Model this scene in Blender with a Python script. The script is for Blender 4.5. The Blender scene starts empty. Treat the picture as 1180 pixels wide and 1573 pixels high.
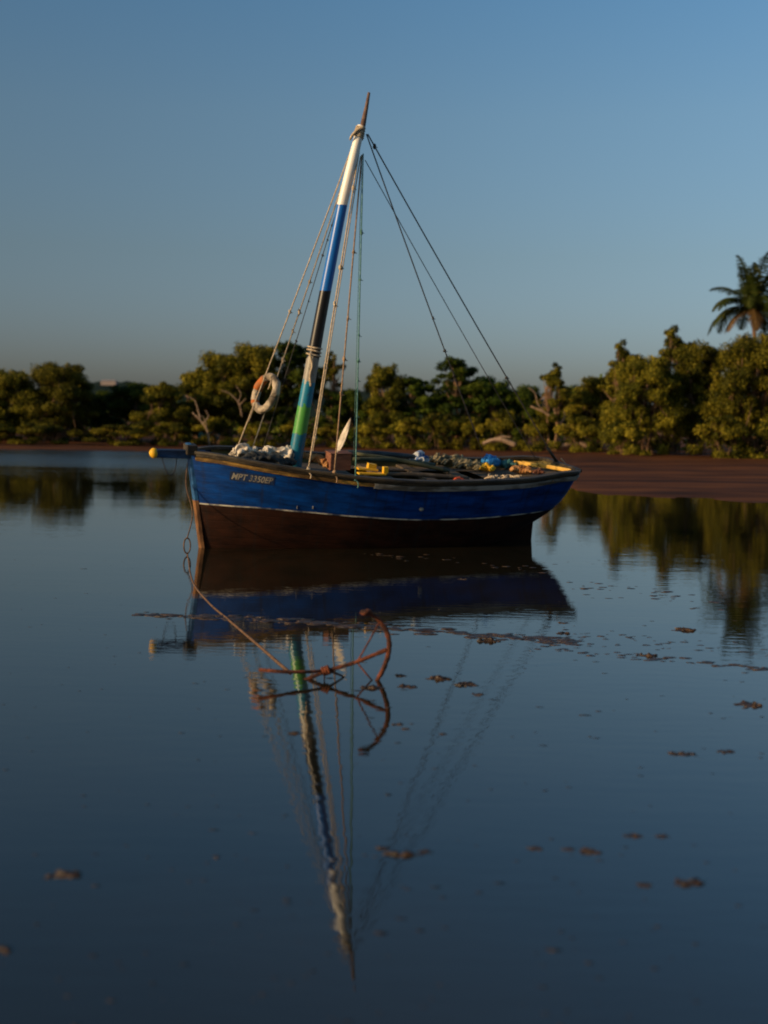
import bpy, bmesh, math, random
import numpy as np
from mathutils import Vector, Matrix, noise

S = bpy.context.scene
C = S.collection
R = math.radians

# ------------------------------------------------------------------ camera
FPX, CX, CY, CAMH = 1760.0, 590.0, 786.5, 2.42
PITCH = math.atan(138.5 / FPX)
ROLL = R(1.0)
_r0 = Vector((1, 0, 0)); _f = Vector((0, math.cos(PITCH), -math.sin(PITCH))); _u = Vector((0, math.sin(PITCH), math.cos(PITCH)))
CR = _r0 * math.cos(ROLL) + _u * math.sin(ROLL)
CU = _u * math.cos(ROLL) - _r0 * math.sin(ROLL)
CAM = Vector((0, 0, CAMH))
cd = bpy.data.cameras.new("camera"); cam = bpy.data.objects.new("camera", cd); C.objects.link(cam)
m = Matrix.Identity(4)
for i in range(3):
    m[i][0] = CR[i]; m[i][1] = CU[i]; m[i][2] = -_f[i]; m[i][3] = CAM[i]
cam.matrix_world = m
cd.sensor_width = 36; cd.sensor_fit = 'AUTO'; cd.lens = FPX / 1573 * 36
cd.clip_start = 0.1; cd.clip_end = 9000
cd.dof.use_dof = True; cd.dof.focus_distance = 17.5; cd.dof.aperture_fstop = 0.8
S.camera = cam

# ------------------------------------------------------------------ light
SUN_EL, SUN_DIR = R(17), Vector((-0.90, -0.44))
SUN_DIR.normalize()
w = bpy.data.worlds.new("World"); S.world = w; w.use_nodes = True
nt = w.node_tree
bg = nt.nodes["Background"]
sky = nt.nodes.new("ShaderNodeTexSky"); sky.sky_type = 'NISHITA'; sky.sun_disc = False
sky.sun_elevation = SUN_EL
sky.sun_rotation = math.atan2(SUN_DIR.x, SUN_DIR.y)
sky.air_density = 1.0; sky.dust_density = 2.4; sky.ozone_density = 3.8
# colour balance of the evening sky by height above the horizon, and a little darker at right angles to the sun
geo = nt.nodes.new("ShaderNodeTexCoord"); sep = nt.nodes.new("ShaderNodeSeparateXYZ"); nt.links.new(geo.outputs["Generated"], sep.inputs[0])
tint = nt.nodes.new("ShaderNodeValToRGB"); te = tint.color_ramp.elements
cols = [(0.0, (.49, .455, .48)), (.06, (.475, .445, .46)), (.14, (.497, .462, .412)), (.25, (.53, .54, .475)), (.36, (.46, .575, .55))]
for i, (q, c) in enumerate(cols):
    el = te[0] if i == 0 else te[1] if i == 1 else te.new(q)
    el.position = q; el.color = (*c, 1)
nt.links.new(sep.outputs[2], tint.inputs[0])
dot = nt.nodes.new("ShaderNodeVectorMath"); dot.operation = 'DOT_PRODUCT'; dot.inputs[1].default_value = (SUN_DIR.x, SUN_DIR.y, 0)
nt.links.new(geo.outputs["Generated"], dot.inputs[0])
azi = nt.nodes.new("ShaderNodeMapRange"); azi.inputs[1].default_value = -0.05; azi.inputs[2].default_value = -0.75; azi.inputs[3].default_value = 1.55; azi.inputs[4].default_value = 2.3
nt.links.new(dot.outputs["Value"], azi.inputs[0])
vm = nt.nodes.new("ShaderNodeVectorMath"); vm.operation = 'MULTIPLY'; nt.links.new(sky.outputs[0], vm.inputs[0]); nt.links.new(tint.outputs[0], vm.inputs[1])
vs_ = nt.nodes.new("ShaderNodeVectorMath"); vs_.operation = 'SCALE'; nt.links.new(vm.outputs[0], vs_.inputs[0]); nt.links.new(azi.outputs[0], vs_.inputs["Scale"])
nt.links.new(vs_.outputs[0], bg.inputs[0]); bg.inputs[1].default_value = 0.12
sl = bpy.data.lights.new("sun", 'SUN'); sl.energy = 4.8; sl.angle = R(0.5); sl.color = (1.0, 0.68, 0.36)
so = bpy.data.objects.new("sun", sl); C.objects.link(so)
sd = Vector((SUN_DIR.x * math.cos(SUN_EL), SUN_DIR.y * math.cos(SUN_EL), math.sin(SUN_EL)))
so.rotation_euler = (-sd).to_track_quat('-Z', 'Y').to_euler()
so.location = sd * 60
S.view_settings.view_transform = 'Standard'; S.view_settings.look = 'None'
S.view_settings.exposure = 0.0; S.view_settings.gamma = 1.0
S.render.engine = 'CYCLES'
S.cycles.use_denoising = True
S.cycles.max_bounces = 6; S.cycles.diffuse_bounces = 2; S.cycles.glossy_bounces = 3
S.cycles.transmission_bounces = 2; S.cycles.transparent_max_bounces = 4
S.cycles.filter_width = 1.9

# ------------------------------------------------------------------ helpers
def ray(x, y):
    return (_f + CR * ((x - CX) / FPX) + CU * ((CY - y) / FPX))
def ground(x, y, z=0.0):
    d = ray(x, y); t = (z - CAM.z) / d.z
    return CAM + d * t
def at(x, y, Y):
    d = ray(x, y); return CAM + d * (Y / d.y)

def tag(o, label=None, cat=None, group=None, kind=None):
    if label: o['label'] = label
    if cat: o['category'] = cat
    if group: o['group'] = group
    if kind: o['kind'] = kind
    return o
def empty(name, loc=(0, 0, 0)):
    o = bpy.data.objects.new(name, None); C.objects.link(o); o.location = loc; o.empty_display_size = 0.2
    return o
def link(name, me, mats, parent=None, smooth=True):
    o = bpy.data.objects.new(name, me); C.objects.link(o)
    for mm in (mats if isinstance(mats, (list, tuple)) else [mats]):
        me.materials.append(mm)
    if smooth:
        me.polygons.foreach_set("use_smooth", [True] * len(me.polygons))
    if parent: o.parent = parent
    return o
def fin(name, bm, mats, parent=None, smooth=True, origin=None):
    if origin is not None:
        bmesh.ops.translate(bm, verts=bm.verts, vec=-Vector(origin))
    me = bpy.data.meshes.new(name); bm.normal_update(); bm.to_mesh(me); bm.free()
    o = link(name, me, mats, parent, smooth)
    if origin is not None: o.location = origin
    return o

def tube(bm, pts, rad, n=8, mat=0, cap=True, lump=0.0, seed=0, flat=1.0):
    pts = [Vector(p) for p in pts]
    if not isinstance(rad, (list, tuple)): rad = [rad] * len(pts)
    t0 = (pts[1] - pts[0]).normalized()
    up = Vector((0, 0, 1)) if abs(t0.z) < 0.9 else Vector((1, 0, 0))
    side = t0.cross(up).normalized()
    rings = []
    for i, p in enumerate(pts):
        if i == 0: t = t0
        elif i == len(pts) - 1: t = (pts[i] - pts[i - 1]).normalized()
        else: t = ((pts[i + 1] - pts[i]).normalized() + (pts[i] - pts[i - 1]).normalized()).normalized()
        side = (side - t * side.dot(t)).normalized(); oth = side.cross(t)
        ring = []
        for k in range(n):
            a = 2 * math.pi * k / n
            r = rad[i]
            d = side * math.cos(a) + oth * math.sin(a) * flat
            if lump: r *= 1 + lump * noise.noise(p * (0.9 / max(rad[i], .02)) * .6 + d * 1.3 + Vector((seed * 7.1, 0, 0)))
            ring.append(bm.verts.new(p + d * r))
        rings.append(ring)
    for a, b in zip(rings, rings[1:]):
        for k in range(n):
            f = bm.faces.new((a[k], a[(k + 1) % n], b[(k + 1) % n], b[k])); f.material_index = mat
    if cap:
        f = bm.faces.new(rings[0][::-1]); f.material_index = mat
        f = bm.faces.new(rings[-1]); f.material_index = mat
    return bm
def resample(pts, n):
    pts = [Vector(p) for p in pts]
    P = [pts[0]] + pts + [pts[-1]]
    out = []
    segs = len(pts) - 1
    for i in range(n):
        u = i / (n - 1) * segs; k = min(int(u), segs - 1); t = u - k
        p0, p1, p2, p3 = P[k], P[k + 1], P[k + 2], P[k + 3]
        out.append(0.5 * ((2 * p1) + (p2 - p0) * t + (2 * p0 - 5 * p1 + 4 * p2 - p3) * t * t + (3 * p1 - p0 - 3 * p2 + p3) * t ** 3))
    return out
def box(bm, c, ax, ay, az, bev=0.0, mat=0):
    c = Vector(c); ax, ay, az = Vector(ax), Vector(ay), Vector(az)
    vs = []
    for i in (-1, 1):
        for j in (-1, 1):
            for k in (-1, 1):
                vs.append(bm.verts.new(c + ax * i + ay * j + az * k))
    q = [(0, 1, 3, 2), (4, 6, 7, 5), (0, 4, 5, 1), (2, 3, 7, 6), (0, 2, 6, 4), (1, 5, 7, 3)]
    fs = [bm.faces.new([vs[i] for i in f]) for f in q]
    for f in fs: f.material_index = mat
    bmesh.ops.recalc_face_normals(bm, faces=fs)
    if bev:
        es = list({e for f in fs for e in f.edges})
        bmesh.ops.bevel(bm, geom=es, offset=bev, segments=2, profile=0.5, affect='EDGES')
def lump(bm, c, r, seed=0, amp=0.35, freq=1.2, sub=3, zs=None):
    ret = bmesh.ops.create_icosphere(bm, subdivisions=sub, radius=1.0)
    rv = Vector(r)
    for v in ret['verts']:
        d = v.co.normalized()
        k = 1 + amp * noise.noise(d * freq + Vector((seed * 3.7, seed * 1.9, 0))) + amp * .5 * noise.noise(d * freq * 2.7 + Vector((seed, 9, 4)))
        v.co = Vector(c) + Vector((d.x * rv.x, d.y * rv.y, d.z * rv.z)) * k

# ------------------------------------------------------------------ materials
def mat(name, a, b=None, rough=0.7, nscale=4.0, stretch=(1, 1, 1), bump=0.0, bscale=20.0, spec=0.3, detail=5, contrast=(0.35, 0.65), metal=0.0):
    M = bpy.data.materials.new(name); M.use_nodes = True
    n = M.node_tree.nodes; L = M.node_tree.links
    p = n["Principled BSDF"]
    p.inputs["Roughness"].default_value = rough; p.inputs["Specular IOR Level"].default_value = spec
    p.inputs["Metallic"].default_value = metal
    p.inputs["Base Color"].default_value = (*a, 1)
    tc = n.new("ShaderNodeTexCoord"); mp = n.new("ShaderNodeMapping"); mp.inputs["Scale"].default_value = stretch
    L.new(tc.outputs["Object"], mp.inputs[0])
    if b:
        tx = n.new("ShaderNodeTexNoise"); tx.inputs["Scale"].default_value = nscale; tx.inputs["Detail"].default_value = detail
        L.new(mp.outputs[0], tx.inputs[0])
        rp = n.new("ShaderNodeValToRGB"); e = rp.color_ramp.elements
        e[0].position, e[1].position = contrast; e[0].color = (*a, 1); e[1].color = (*b, 1)
        L.new(tx.outputs[0], rp.inputs[0]); L.new(rp.outputs[0], p.inputs["Base Color"])
    if bump:
        t2 = n.new("ShaderNodeTexNoise"); t2.inputs["Scale"].default_value = bscale; t2.inputs["Detail"].default_value = 4
        L.new(mp.outputs[0], t2.inputs[0])
        bp = n.new("ShaderNodeBump"); bp.inputs["Strength"].default_value = bump; bp.inputs["Distance"].default_value = 0.03
        L.new(t2.outputs[0], bp.inputs["Height"]); L.new(bp.outputs[0], p.inputs["Normal"])
    return M

def leaf_mat(name, c1, c2, c3):
    M = bpy.data.materials.new(name); M.use_nodes = True
    n = M.node_tree.nodes; L = M.node_tree.links
    p = n["Principled BSDF"]; p.inputs["Roughness"].default_value = 0.6; p.inputs["Specular IOR Level"].default_value = 0.08
    at_ = n.new("ShaderNodeAttribute"); at_.attribute_name = "tint"
    rp = n.new("ShaderNodeValToRGB"); e = rp.color_ramp.elements
    e[0].color = (*c1, 1); e[1].color = (*c3, 1); k = e.new(0.5); k.color = (*c2, 1)
    L.new(at_.outputs["Fac"], rp.inputs[0])
    oi = n.new("ShaderNodeObjectInfo")
    hs = n.new("ShaderNodeHueSaturation")
    mr = n.new("ShaderNodeMapRange"); mr.inputs[3].default_value = 0.75; mr.inputs[4].default_value = 1.25
    L.new(oi.outputs["Random"], mr.inputs[0]); L.new(mr.outputs[0], hs.inputs["Value"])
    L.new(rp.outputs[0], hs.inputs["Color"]); L.new(hs.outputs[0], p.inputs["Base Color"])
    tr = n.new("ShaderNodeBsdfTranslucent"); L.new(hs.outputs[0], tr.inputs[0])
    mx = n.new("ShaderNodeMixShader"); mx.inputs[0].default_value = 0.25
    L.new(p.outputs[0], mx.inputs[1]); L.new(tr.outputs[0], mx.inputs[2])
    L.new(mx.outputs[0], n["Material Output"].inputs[0])
    return M

def hull_mat(name, a, b, c, planks, rough, seam=0.4):
    """painted planking: seams follow the t coordinate of the uv map, streaky wear in s"""
    M = bpy.data.materials.new(name); M.use_nodes = True
    n = M.node_tree.nodes; L = M.node_tree.links
    p = n["Principled BSDF"]; p.inputs["Roughness"].default_value = rough; p.inputs["Specular IOR Level"].default_value = 0.14
    uv = n.new("ShaderNodeUVMap"); uv.uv_map = "plank"
    mp = n.new("ShaderNodeMapping"); mp.inputs["Scale"].default_value = (0.9, 3.0, 1); L.new(uv.outputs[0], mp.inputs[0])
    t1 = n.new("ShaderNodeTexNoise"); t1.inputs["Scale"].default_value = 1.6; t1.inputs["Detail"].default_value = 7; t1.inputs["Roughness"].default_value = 0.65
    L.new(mp.outputs[0], t1.inputs[0])
    rp = n.new("ShaderNodeValToRGB"); e = rp.color_ramp.elements
    e[0].position = 0.32; e[0].color = (*a, 1); e[1].position = 0.62; e[1].color = (*b, 1)
    L.new(t1.outputs[0], rp.inputs[0])
    t2 = n.new("ShaderNodeTexNoise"); t2.inputs["Scale"].default_value = 9; t2.inputs["Detail"].default_value = 8; t2.inputs["Roughness"].default_value = 0.75
    L.new(mp.outputs[0], t2.inputs[0])
    r2 = n.new("ShaderNodeValToRGB"); e = r2.color_ramp.elements
    e[0].position = 0.62; e[0].color = (0, 0, 0, 1); e[1].position = 0.74; e[1].color = (1, 1, 1, 1)
    L.new(t2.outputs[0], r2.inputs[0])
    mx = n.new("ShaderNodeMix"); mx.data_type = 'RGBA'
    L.new(r2.outputs[0], mx.inputs[0]); L.new(rp.outputs[0], mx.inputs[6]); mx.inputs[7].default_value = (*c, 1)
    # rust and weed runs down the planking
    m3 = n.new("ShaderNodeMapping"); m3.inputs["Scale"].default_value = (9.0, 0.7, 1); L.new(uv.outputs[0], m3.inputs[0])
    t3 = n.new("ShaderNodeTexNoise"); t3.inputs["Scale"].default_value = 1.0; t3.inputs["Detail"].default_value = 5; L.new(m3.outputs[0], t3.inputs[0])
    r3 = n.new("ShaderNodeValToRGB"); e = r3.color_ramp.elements
    e[0].position = 0.54; e[0].color = (0, 0, 0, 1); e[1].position = 0.80; e[1].color = (.75, .75, .75, 1); L.new(t3.outputs[0], r3.inputs[0])
    m5 = n.new("ShaderNodeMix"); m5.data_type = 'RGBA'; L.new(r3.outputs[0], m5.inputs[0]); L.new(mx.outputs[2], m5.inputs[6]); m5.inputs[7].default_value = (0.012, 0.012, 0.012, 1)
    L.new(m5.outputs[2], p.inputs["Base Color"])
    sx = n.new("ShaderNodeSeparateXYZ"); L.new(uv.outputs[0], sx.inputs[0])
    mu = n.new("ShaderNodeMath"); mu.operation = 'MULTIPLY'; mu.inputs[1].default_value = planks; L.new(sx.outputs[1], mu.inputs[0])
    fr = n.new("ShaderNodeMath"); fr.operation = 'PINGPONG'; fr.inputs[1].default_value = 0.5; L.new(mu.outputs[0], fr.inputs[0])
    cl = n.new("ShaderNodeMapRange"); cl.inputs[1].default_value = 0.0; cl.inputs[2].default_value = 0.08; L.new(fr.outputs[0], cl.inputs[0])
    ad = n.new("ShaderNodeMath"); ad.operation = 'MULTIPLY_ADD'; ad.inputs[1].default_value = 0.5; L.new(t2.outputs[0], ad.inputs[0]); L.new(cl.outputs[0], ad.inputs[2])
    bp = n.new("ShaderNodeBump"); bp.inputs["Strength"].default_value = seam; bp.inputs["Distance"].default_value = 0.012
    L.new(ad.outputs[0], bp.inputs["Height"]); L.new(bp.outputs[0], p.inputs["Normal"])
    return M

def water_mat():
    M = bpy.data.materials.new("shallow_water"); M.use_nodes = True
    n = M.node_tree.nodes; L = M.node_tree.links
    p = n["Principled BSDF"]
    p.inputs["IOR"].default_value = 1.70; p.inputs["Specular IOR Level"].default_value = 0.5
    tc = n.new("ShaderNodeTexCoord")
    t1 = n.new("ShaderNodeTexNoise"); t1.inputs["Scale"].default_value = 0.35; t1.inputs["Detail"].default_value = 6
    L.new(tc.outputs["Object"], t1.inputs[0])
    rp = n.new("ShaderNodeValToRGB"); e = rp.color_ramp.elements
    e[0].position = .3; e[0].color = (0.007, 0.007, 0.004, 1); e[1].position = .75; e[1].color = (0.017, 0.014, 0.007, 1)
    L.new(t1.outputs[0], rp.inputs[0]); L.new(rp.outputs[0], p.inputs["Base Color"])
    # ruffled patches: a breeze over the far channel, calm near the camera
    sx = n.new("ShaderNodeSeparateXYZ"); L.new(tc.outputs["Object"], sx.inputs[0])
    far = n.new("ShaderNodeMapRange"); far.inputs[1].default_value = 42; far.inputs[2].default_value = 62; L.new(sx.outputs[1], far.inputs[0])
    mpw = n.new("ShaderNodeMapping"); mpw.inputs["Scale"].default_value = (0.02, 0.06, 1); L.new(tc.outputs["Object"], mpw.inputs[0])
    tw = n.new("ShaderNodeTexNoise"); tw.inputs["Scale"].default_value = 1.0; tw.inputs["Detail"].default_value = 3; L.new(mpw.outputs[0], tw.inputs[0])
    ww = n.new("ShaderNodeMapRange"); ww.inputs[1].default_value = 0.30; ww.inputs[2].default_value = 0.52; L.new(tw.outputs[0], ww.inputs[0])
    wm = n.new("ShaderNodeMath"); wm.operation = 'MULTIPLY'; L.new(far.outputs[0], wm.inputs[0]); L.new(ww.outputs[0], wm.inputs[1])
    ro = n.new("ShaderNodeMapRange"); ro.inputs[3].default_value = 0.0; ro.inputs[4].default_value = 0.2; L.new(wm.outputs[0], ro.inputs[0])
    L.new(ro.outputs[0], p.inputs["Roughness"])
    mp = n.new("ShaderNodeMapping"); mp.inputs["Scale"].default_value = (1.3, 5.0, 1); L.new(tc.outputs["Object"], mp.inputs[0])
    a1 = n.new("ShaderNodeTexNoise"); a1.inputs["Scale"].default_value = 1.6; a1.inputs["Detail"].default_value = 3; L.new(mp.outputs[0], a1.inputs[0])
    a2 = n.new("ShaderNodeTexNoise"); a2.inputs["Scale"].default_value = 0.12; a2.inputs["Detail"].default_value = 2; L.new(mp.outputs[0], a2.inputs[0])
    su = n.new("ShaderNodeMath"); su.operation = 'MULTIPLY_ADD'; su.inputs[1].default_value = 3.0
    L.new(a2.outputs[0], su.inputs[0]); L.new(a1.outputs[0], su.inputs[2])
    st = n.new("ShaderNodeMapRange"); st.inputs[3].default_value = 0.023; st.inputs[4].default_value = 0.5; L.new(wm.outputs[0], st.inputs[0])
    bp = n.new("ShaderNodeBump"); bp.inputs["Distance"].default_value = 0.06
    L.new(st.outputs[0], bp.inputs["Strength"]); L.new(su.outputs[0], bp.inputs["Height"]); L.new(bp.outputs[0], p.inputs["Normal"])
    return M

M_water = water_mat()
M_mud = mat("wet_mud", (0.024, 0.0072, 0.0016), (0.125, 0.043, 0.011), rough=0.85, nscale=0.5, stretch=(0.25, 1, 1), bump=0.7, bscale=3, spec=0.08, detail=8)
M_clump = mat("mud_clump_dirt", (0.010, 0.006, 0.004), (0.060, 0.030, 0.012), rough=0.4, nscale=14, bump=0.6, bscale=50, spec=0.4)
M_hill = mat("hazed_hill_forest", (0.008, 0.016, 0.018), (0.016, 0.026, 0.024), rough=1, nscale=0.02, spec=0)  # forest colour shifted to blue-green, distance haze painted in
M_blue = hull_mat("blue_topside_paint", (0.0004, 0.010, 0.052), (0.0005, 0.046, 0.230), (0.006, 0.085, 0.24), 9, 0.55, 0.28)
M_brown = hull_mat("brown_bottom_paint", (0.006, 0.002, 0.001), (0.030, 0.009, 0.0035), (0.11, 0.05, 0.02), 8, 0.7, 0.3)
M_white_line = mat("boot_line_paint", (0.50, 0.47, 0.38), (0.04, 0.05, 0.08), rough=0.6, nscale=3.2, contrast=(.42, .60))
M_rub = mat("weathered_rub_strake", (0.09, 0.075, 0.055), (0.27, 0.26, 0.23), rough=0.8, nscale=2.6, stretch=(0.8, 1, 3), bump=0.4, contrast=(.38, .55))
M_rubfwd = mat("yellowed_rub_strake", (0.09, 0.05, 0.015), (0.50, 0.28, 0.05), rough=0.7, nscale=2.2, stretch=(0.8, 1, 3), bump=0.4, contrast=(.42, .66))
M_rail = mat("dark_tarred_rail", (0.014, 0.011, 0.008), (0.06, 0.045, 0.025), rough=0.6, nscale=3, stretch=(0.7, 2, 2), bump=0.4)
M_deck = mat("grey_deck_planks", (0.05, 0.038, 0.026), (0.13, 0.10, 0.07), rough=0.85, nscale=3, stretch=(0.4, 5, 1), bump=0.5)
M_dark = mat("dark_hold_wood", (0.018, 0.012, 0.008), (0.05, 0.033, 0.02), rough=0.9, nscale=4)
M_olive = mat("olive_bulwark_paint", (0.07, 0.055, 0.014), (0.15, 0.11, 0.03), rough=0.7, nscale=4, bump=.3)
M_stem = mat("stem_post_paint", (0.008, 0.045, 0.13), (0.02, 0.11, 0.27), rough=0.6, nscale=6, bump=.3)
M_stemlow = mat("stem_foot_rusty", (0.05, 0.022, 0.010), (0.26, 0.12, 0.045), rough=0.8, nscale=4, stretch=(1, 1, .5), bump=.3)
M_yellow = mat("yellow_paint", (0.62, 0.33, 0.012), (0.75, 0.46, 0.03), rough=0.5, nscale=5)
M_mwhite = mat("mast_white_paint", (0.78, 0.74, 0.66), (0.66, 0.60, 0.50), rough=0.45, nscale=4)
M_mblue = mat("mast_blue_paint", (0.01, 0.16, 0.52), (0.03, 0.24, 0.62), rough=0.25, nscale=4, spec=.5)
M_mblack = mat("mast_black_paint", (0.008, 0.007, 0.007), (0.03, 0.022, 0.018), rough=0.25, nscale=4, spec=.5)
M_mgrey = mat("mast_worn_wood", (0.05, 0.05, 0.045), (0.36, 0.33, 0.27), rough=0.8, nscale=9, stretch=(1, 1, .3), contrast=(.42, .58))
M_mteal = mat("mast_teal_paint", (0.01, 0.18, 0.30), (0.05, 0.33, 0.42), rough=0.4, nscale=6)
M_mgreen = mat("mast_green_paint", (0.05, 0.30, 0.07), (0.15, 0.42, 0.09), rough=0.4, nscale=6)
M_pole = mat("topmast_bare_wood", (0.10, 0.06, 0.045), (0.20, 0.13, 0.10), rough=0.8, nscale=9)
M_rope = mat("tan_rope", (0.36, 0.27, 0.17), (0.55, 0.44, 0.30), rough=0.9, nscale=20, bump=.5, bscale=90)
M_rope2 = mat("brown_rope", (0.20, 0.12, 0.07), (0.36, 0.24, 0.14), rough=0.9, nscale=20, bump=.5, bscale=90)
M_rope3 = mat("green_rope", (0.04, 0.13, 0.12), (0.12, 0.24, 0.21), rough=0.9, nscale=20)
M_rope4 = mat("dark_tarred_rope", (0.018, 0.018, 0.02), (0.05, 0.045, 0.04), rough=0.8, nscale=20)
M_sail = mat("dirty_white_sailcloth", (0.30, 0.24, 0.18), (0.70, 0.62, 0.50), rough=0.9, nscale=5, bump=.9, bscale=11, contrast=(.3,.55))
M_tarp = mat("dark_tarpaulin", (0.015, 0.017, 0.018), (0.035, 0.036, 0.034), rough=0.7, nscale=5, bump=.4, bscale=14)
M_box = mat("red_brown_box_wood", (0.13, 0.05, 0.028), (0.22, 0.09, 0.05), rough=0.75, nscale=5, stretch=(1, 1, 4))
M_net = mat("grey_green_netting", (0.07, 0.075, 0.05), (0.34, 0.28, 0.17), rough=0.95, nscale=9, bump=.9, bscale=40, detail=8)
M_rag = mat("blue_white_cloth", (0.06, 0.14, 0.34), (0.60, 0.62, 0.62), rough=0.9, nscale=9, contrast=(.44, .54))
M_bluecloth = mat("bright_blue_plastic", (0.02, 0.19, 0.50), (0.04, 0.26, 0.58), rough=0.5, nscale=5)
M_tealbox = mat("teal_canvas", (0.03, 0.13, 0.14), (0.07, 0.20, 0.19), rough=0.8, nscale=5)
M_oar = mat("yellow_oar_wood", (0.45, 0.24, 0.03), (0.66, 0.38, 0.06), rough=0.55, nscale=6)
M_bundle = mat("orange_brown_sacking", (0.28, 0.11, 0.03), (0.52, 0.27, 0.10), rough=0.9, nscale=8, bump=.5)
M_red = mat("red_orange_plastic", (0.55, 0.07, 0.02), (0.62, 0.12, 0.04), rough=0.5, nscale=5)
M_rust = mat("rusty_iron", (0.030, 0.012, 0.008), (0.20, 0.055, 0.022), rough=0.9, nscale=11, bump=.8, bscale=60, detail=8)
M_ringw = mat("lifebuoy_white", (0.10, 0.08, 0.058), (0.42, 0.345, 0.25), rough=0.9, nscale=5, bump=.8, contrast=(.38,.58))
M_ringo = mat("lifebuoy_orange", (0.42, 0.11, 0.015), (0.22, 0.13, 0.07), rough=0.8, nscale=7, contrast=(.45,.7))
M_spar = mat("blue_black_spar", (0.015, 0.025, 0.035), (0.06, 0.075, 0.08), rough=0.6, nscale=5, stretch=(.4, 1, 1))
M_spar2 = mat("mossy_green_spar", (0.03, 0.04, 0.022), (0.10, 0.10, 0.055), rough=0.7, nscale=5, stretch=(.4, 1, 1))
M_text = mat("white_lettering", (0.24, 0.22, 0.18), (0.07, 0.07, 0.07), rough=0.6, nscale=8)
M_plate = mat("dark_lettering_ground", (0.004, 0.012, 0.04), (0.008, 0.03, 0.10), rough=0.5, nscale=8)
M_trunk = mat("mangrove_bark", (0.07, 0.04, 0.022), (0.26, 0.15, 0.08), rough=0.9, nscale=5, stretch=(2, 2, .5), bump=.4)
M_dead = mat("bleached_driftwood", (0.20, 0.13, 0.085), (0.42, 0.29, 0.19), rough=0.9, nscale=5, bump=.4)
M_leaf = leaf_mat("mangrove_leaf_olive", (0.016, 0.021, 0.0016), (0.082, 0.080, 0.0065), (0.30, 0.24, 0.020))
M_leafg = leaf_mat("mangrove_leaf_green", (0.008, 0.020, 0.0020), (0.036, 0.060, 0.0062), (0.13, 0.155, 0.014))
M_palm = leaf_mat("palm_leaf", (0.014, 0.028, 0.006), (0.045, 0.060, 0.010), (0.11, 0.10, 0.016))
M_palmdry = leaf_mat("dry_palm_leaf", (0.07, 0.042, 0.016), (0.13, 0.078, 0.03), (0.22, 0.14, 0.055))
M_pale = mat("pale_roof", (0.24, 0.20, 0.19), (0.3, 0.25, 0.23), rough=.8)
M_tealpaint = mat("teal_tarp", (0.03, 0.22, 0.26), (0.10, 0.36, 0.38), rough=.7)

# ------------------------------------------------------------------ terrain
me = bpy.data.meshes.new("water")
W = 4000
me.from_pydata([(-W, -60, 0), (W, -60, 0), (W, 6000, 0), (-W, 6000, 0)], [], [(0, 1, 2, 3)])
tag(link("water", me, M_water, smooth=False), kind="structure")

shore_px = [(-900, 688), (-300, 690), (0, 691), (150, 692.5), (300, 695), (500, 699), (700, 707), (800, 722), (860, 742), (905, 757), (1000, 764), (1180, 772), (1400, 782), (1900, 800)]
shore = [ground(*p) for p in shore_px]
shore = resample(shore, 520)
bm = bmesh.new()
prev = None
for i, p in enumerate(shore):
    dirn = Vector((p.x, p.y, 0)).normalized()
    row = []
    dd = [-1.0, 0, 0.6, 1.5, 3, 6, 10, 16, 25, 40, 70, 140, 400, 2500]
    for k, d in enumerate(dd):
        wob = 1.4 * noise.noise(Vector((p.x * .12, p.y * .12, 0))) + .9 * noise.noise(Vector((p.x * .5, p.y * .5, 3))) + .5 * noise.noise(Vector((p.x * 1.6, p.y * 1.6, 5)))
        q = p + dirn * (d + wob * (1 if d < 10 else .3))
        z = -0.03 if d < 0 else 0.012 * d if d < 3 else 0.036 + 0.008 * (min(d, 40) - 3) + max(0, d - 40) * .004
        if d > 0: z += (0.03 + 0.0012 * min(d, 60)) * noise.noise(Vector((q.x * .5, q.y * .35, 1)))
        row.append(bm.verts.new((q.x, q.y, z)))
    if prev:
        for k in range(len(dd) - 1):
            bm.faces.new((prev[k], row[k], row[k + 1], prev[k + 1]))
    prev = row
bmesh.ops.recalc_face_normals(bm, faces=bm.faces)
tag(fin("mud_bank", bm, M_mud), kind="structure")

def hills(name, Y, prof, M):
    bm = bmesh.new(); prev = None
    prof_w = [at(x, y, Y) for x, y in prof]
    for i, p in enumerate(resample(prof_w, 220)):
        z = p.z + 5 * noise.noise(Vector((p.x * .02, 0, 1))) + 3 * noise.noise(Vector((p.x * .09, 0, 2)))
        a = bm.verts.new((p.x, Y - 60, -1)); b = bm.verts.new((p.x, Y, z)); c = bm.verts.new((p.x, Y + 300, z * .9)); d = bm.verts.new((p.x, Y + 700, 0))
        row = (a, b, c, d)
        if prev:
            for k in range(3): bm.faces.new((prev[k], row[k], row[k + 1], prev[k + 1]))
        prev = row
    bmesh.ops.recalc_face_normals(bm, faces=bm.faces)
    return tag(fin(name, bm, M), kind="structure")
hills("far_hill", 1900, [(-1400, 625), (-500, 622), (-100, 612), (60, 598), (150, 587), (230, 590), (300, 598), (420, 606), (540, 600), (640, 606), (900, 618), (1300, 630), (2400, 640)], M_hill)

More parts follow.
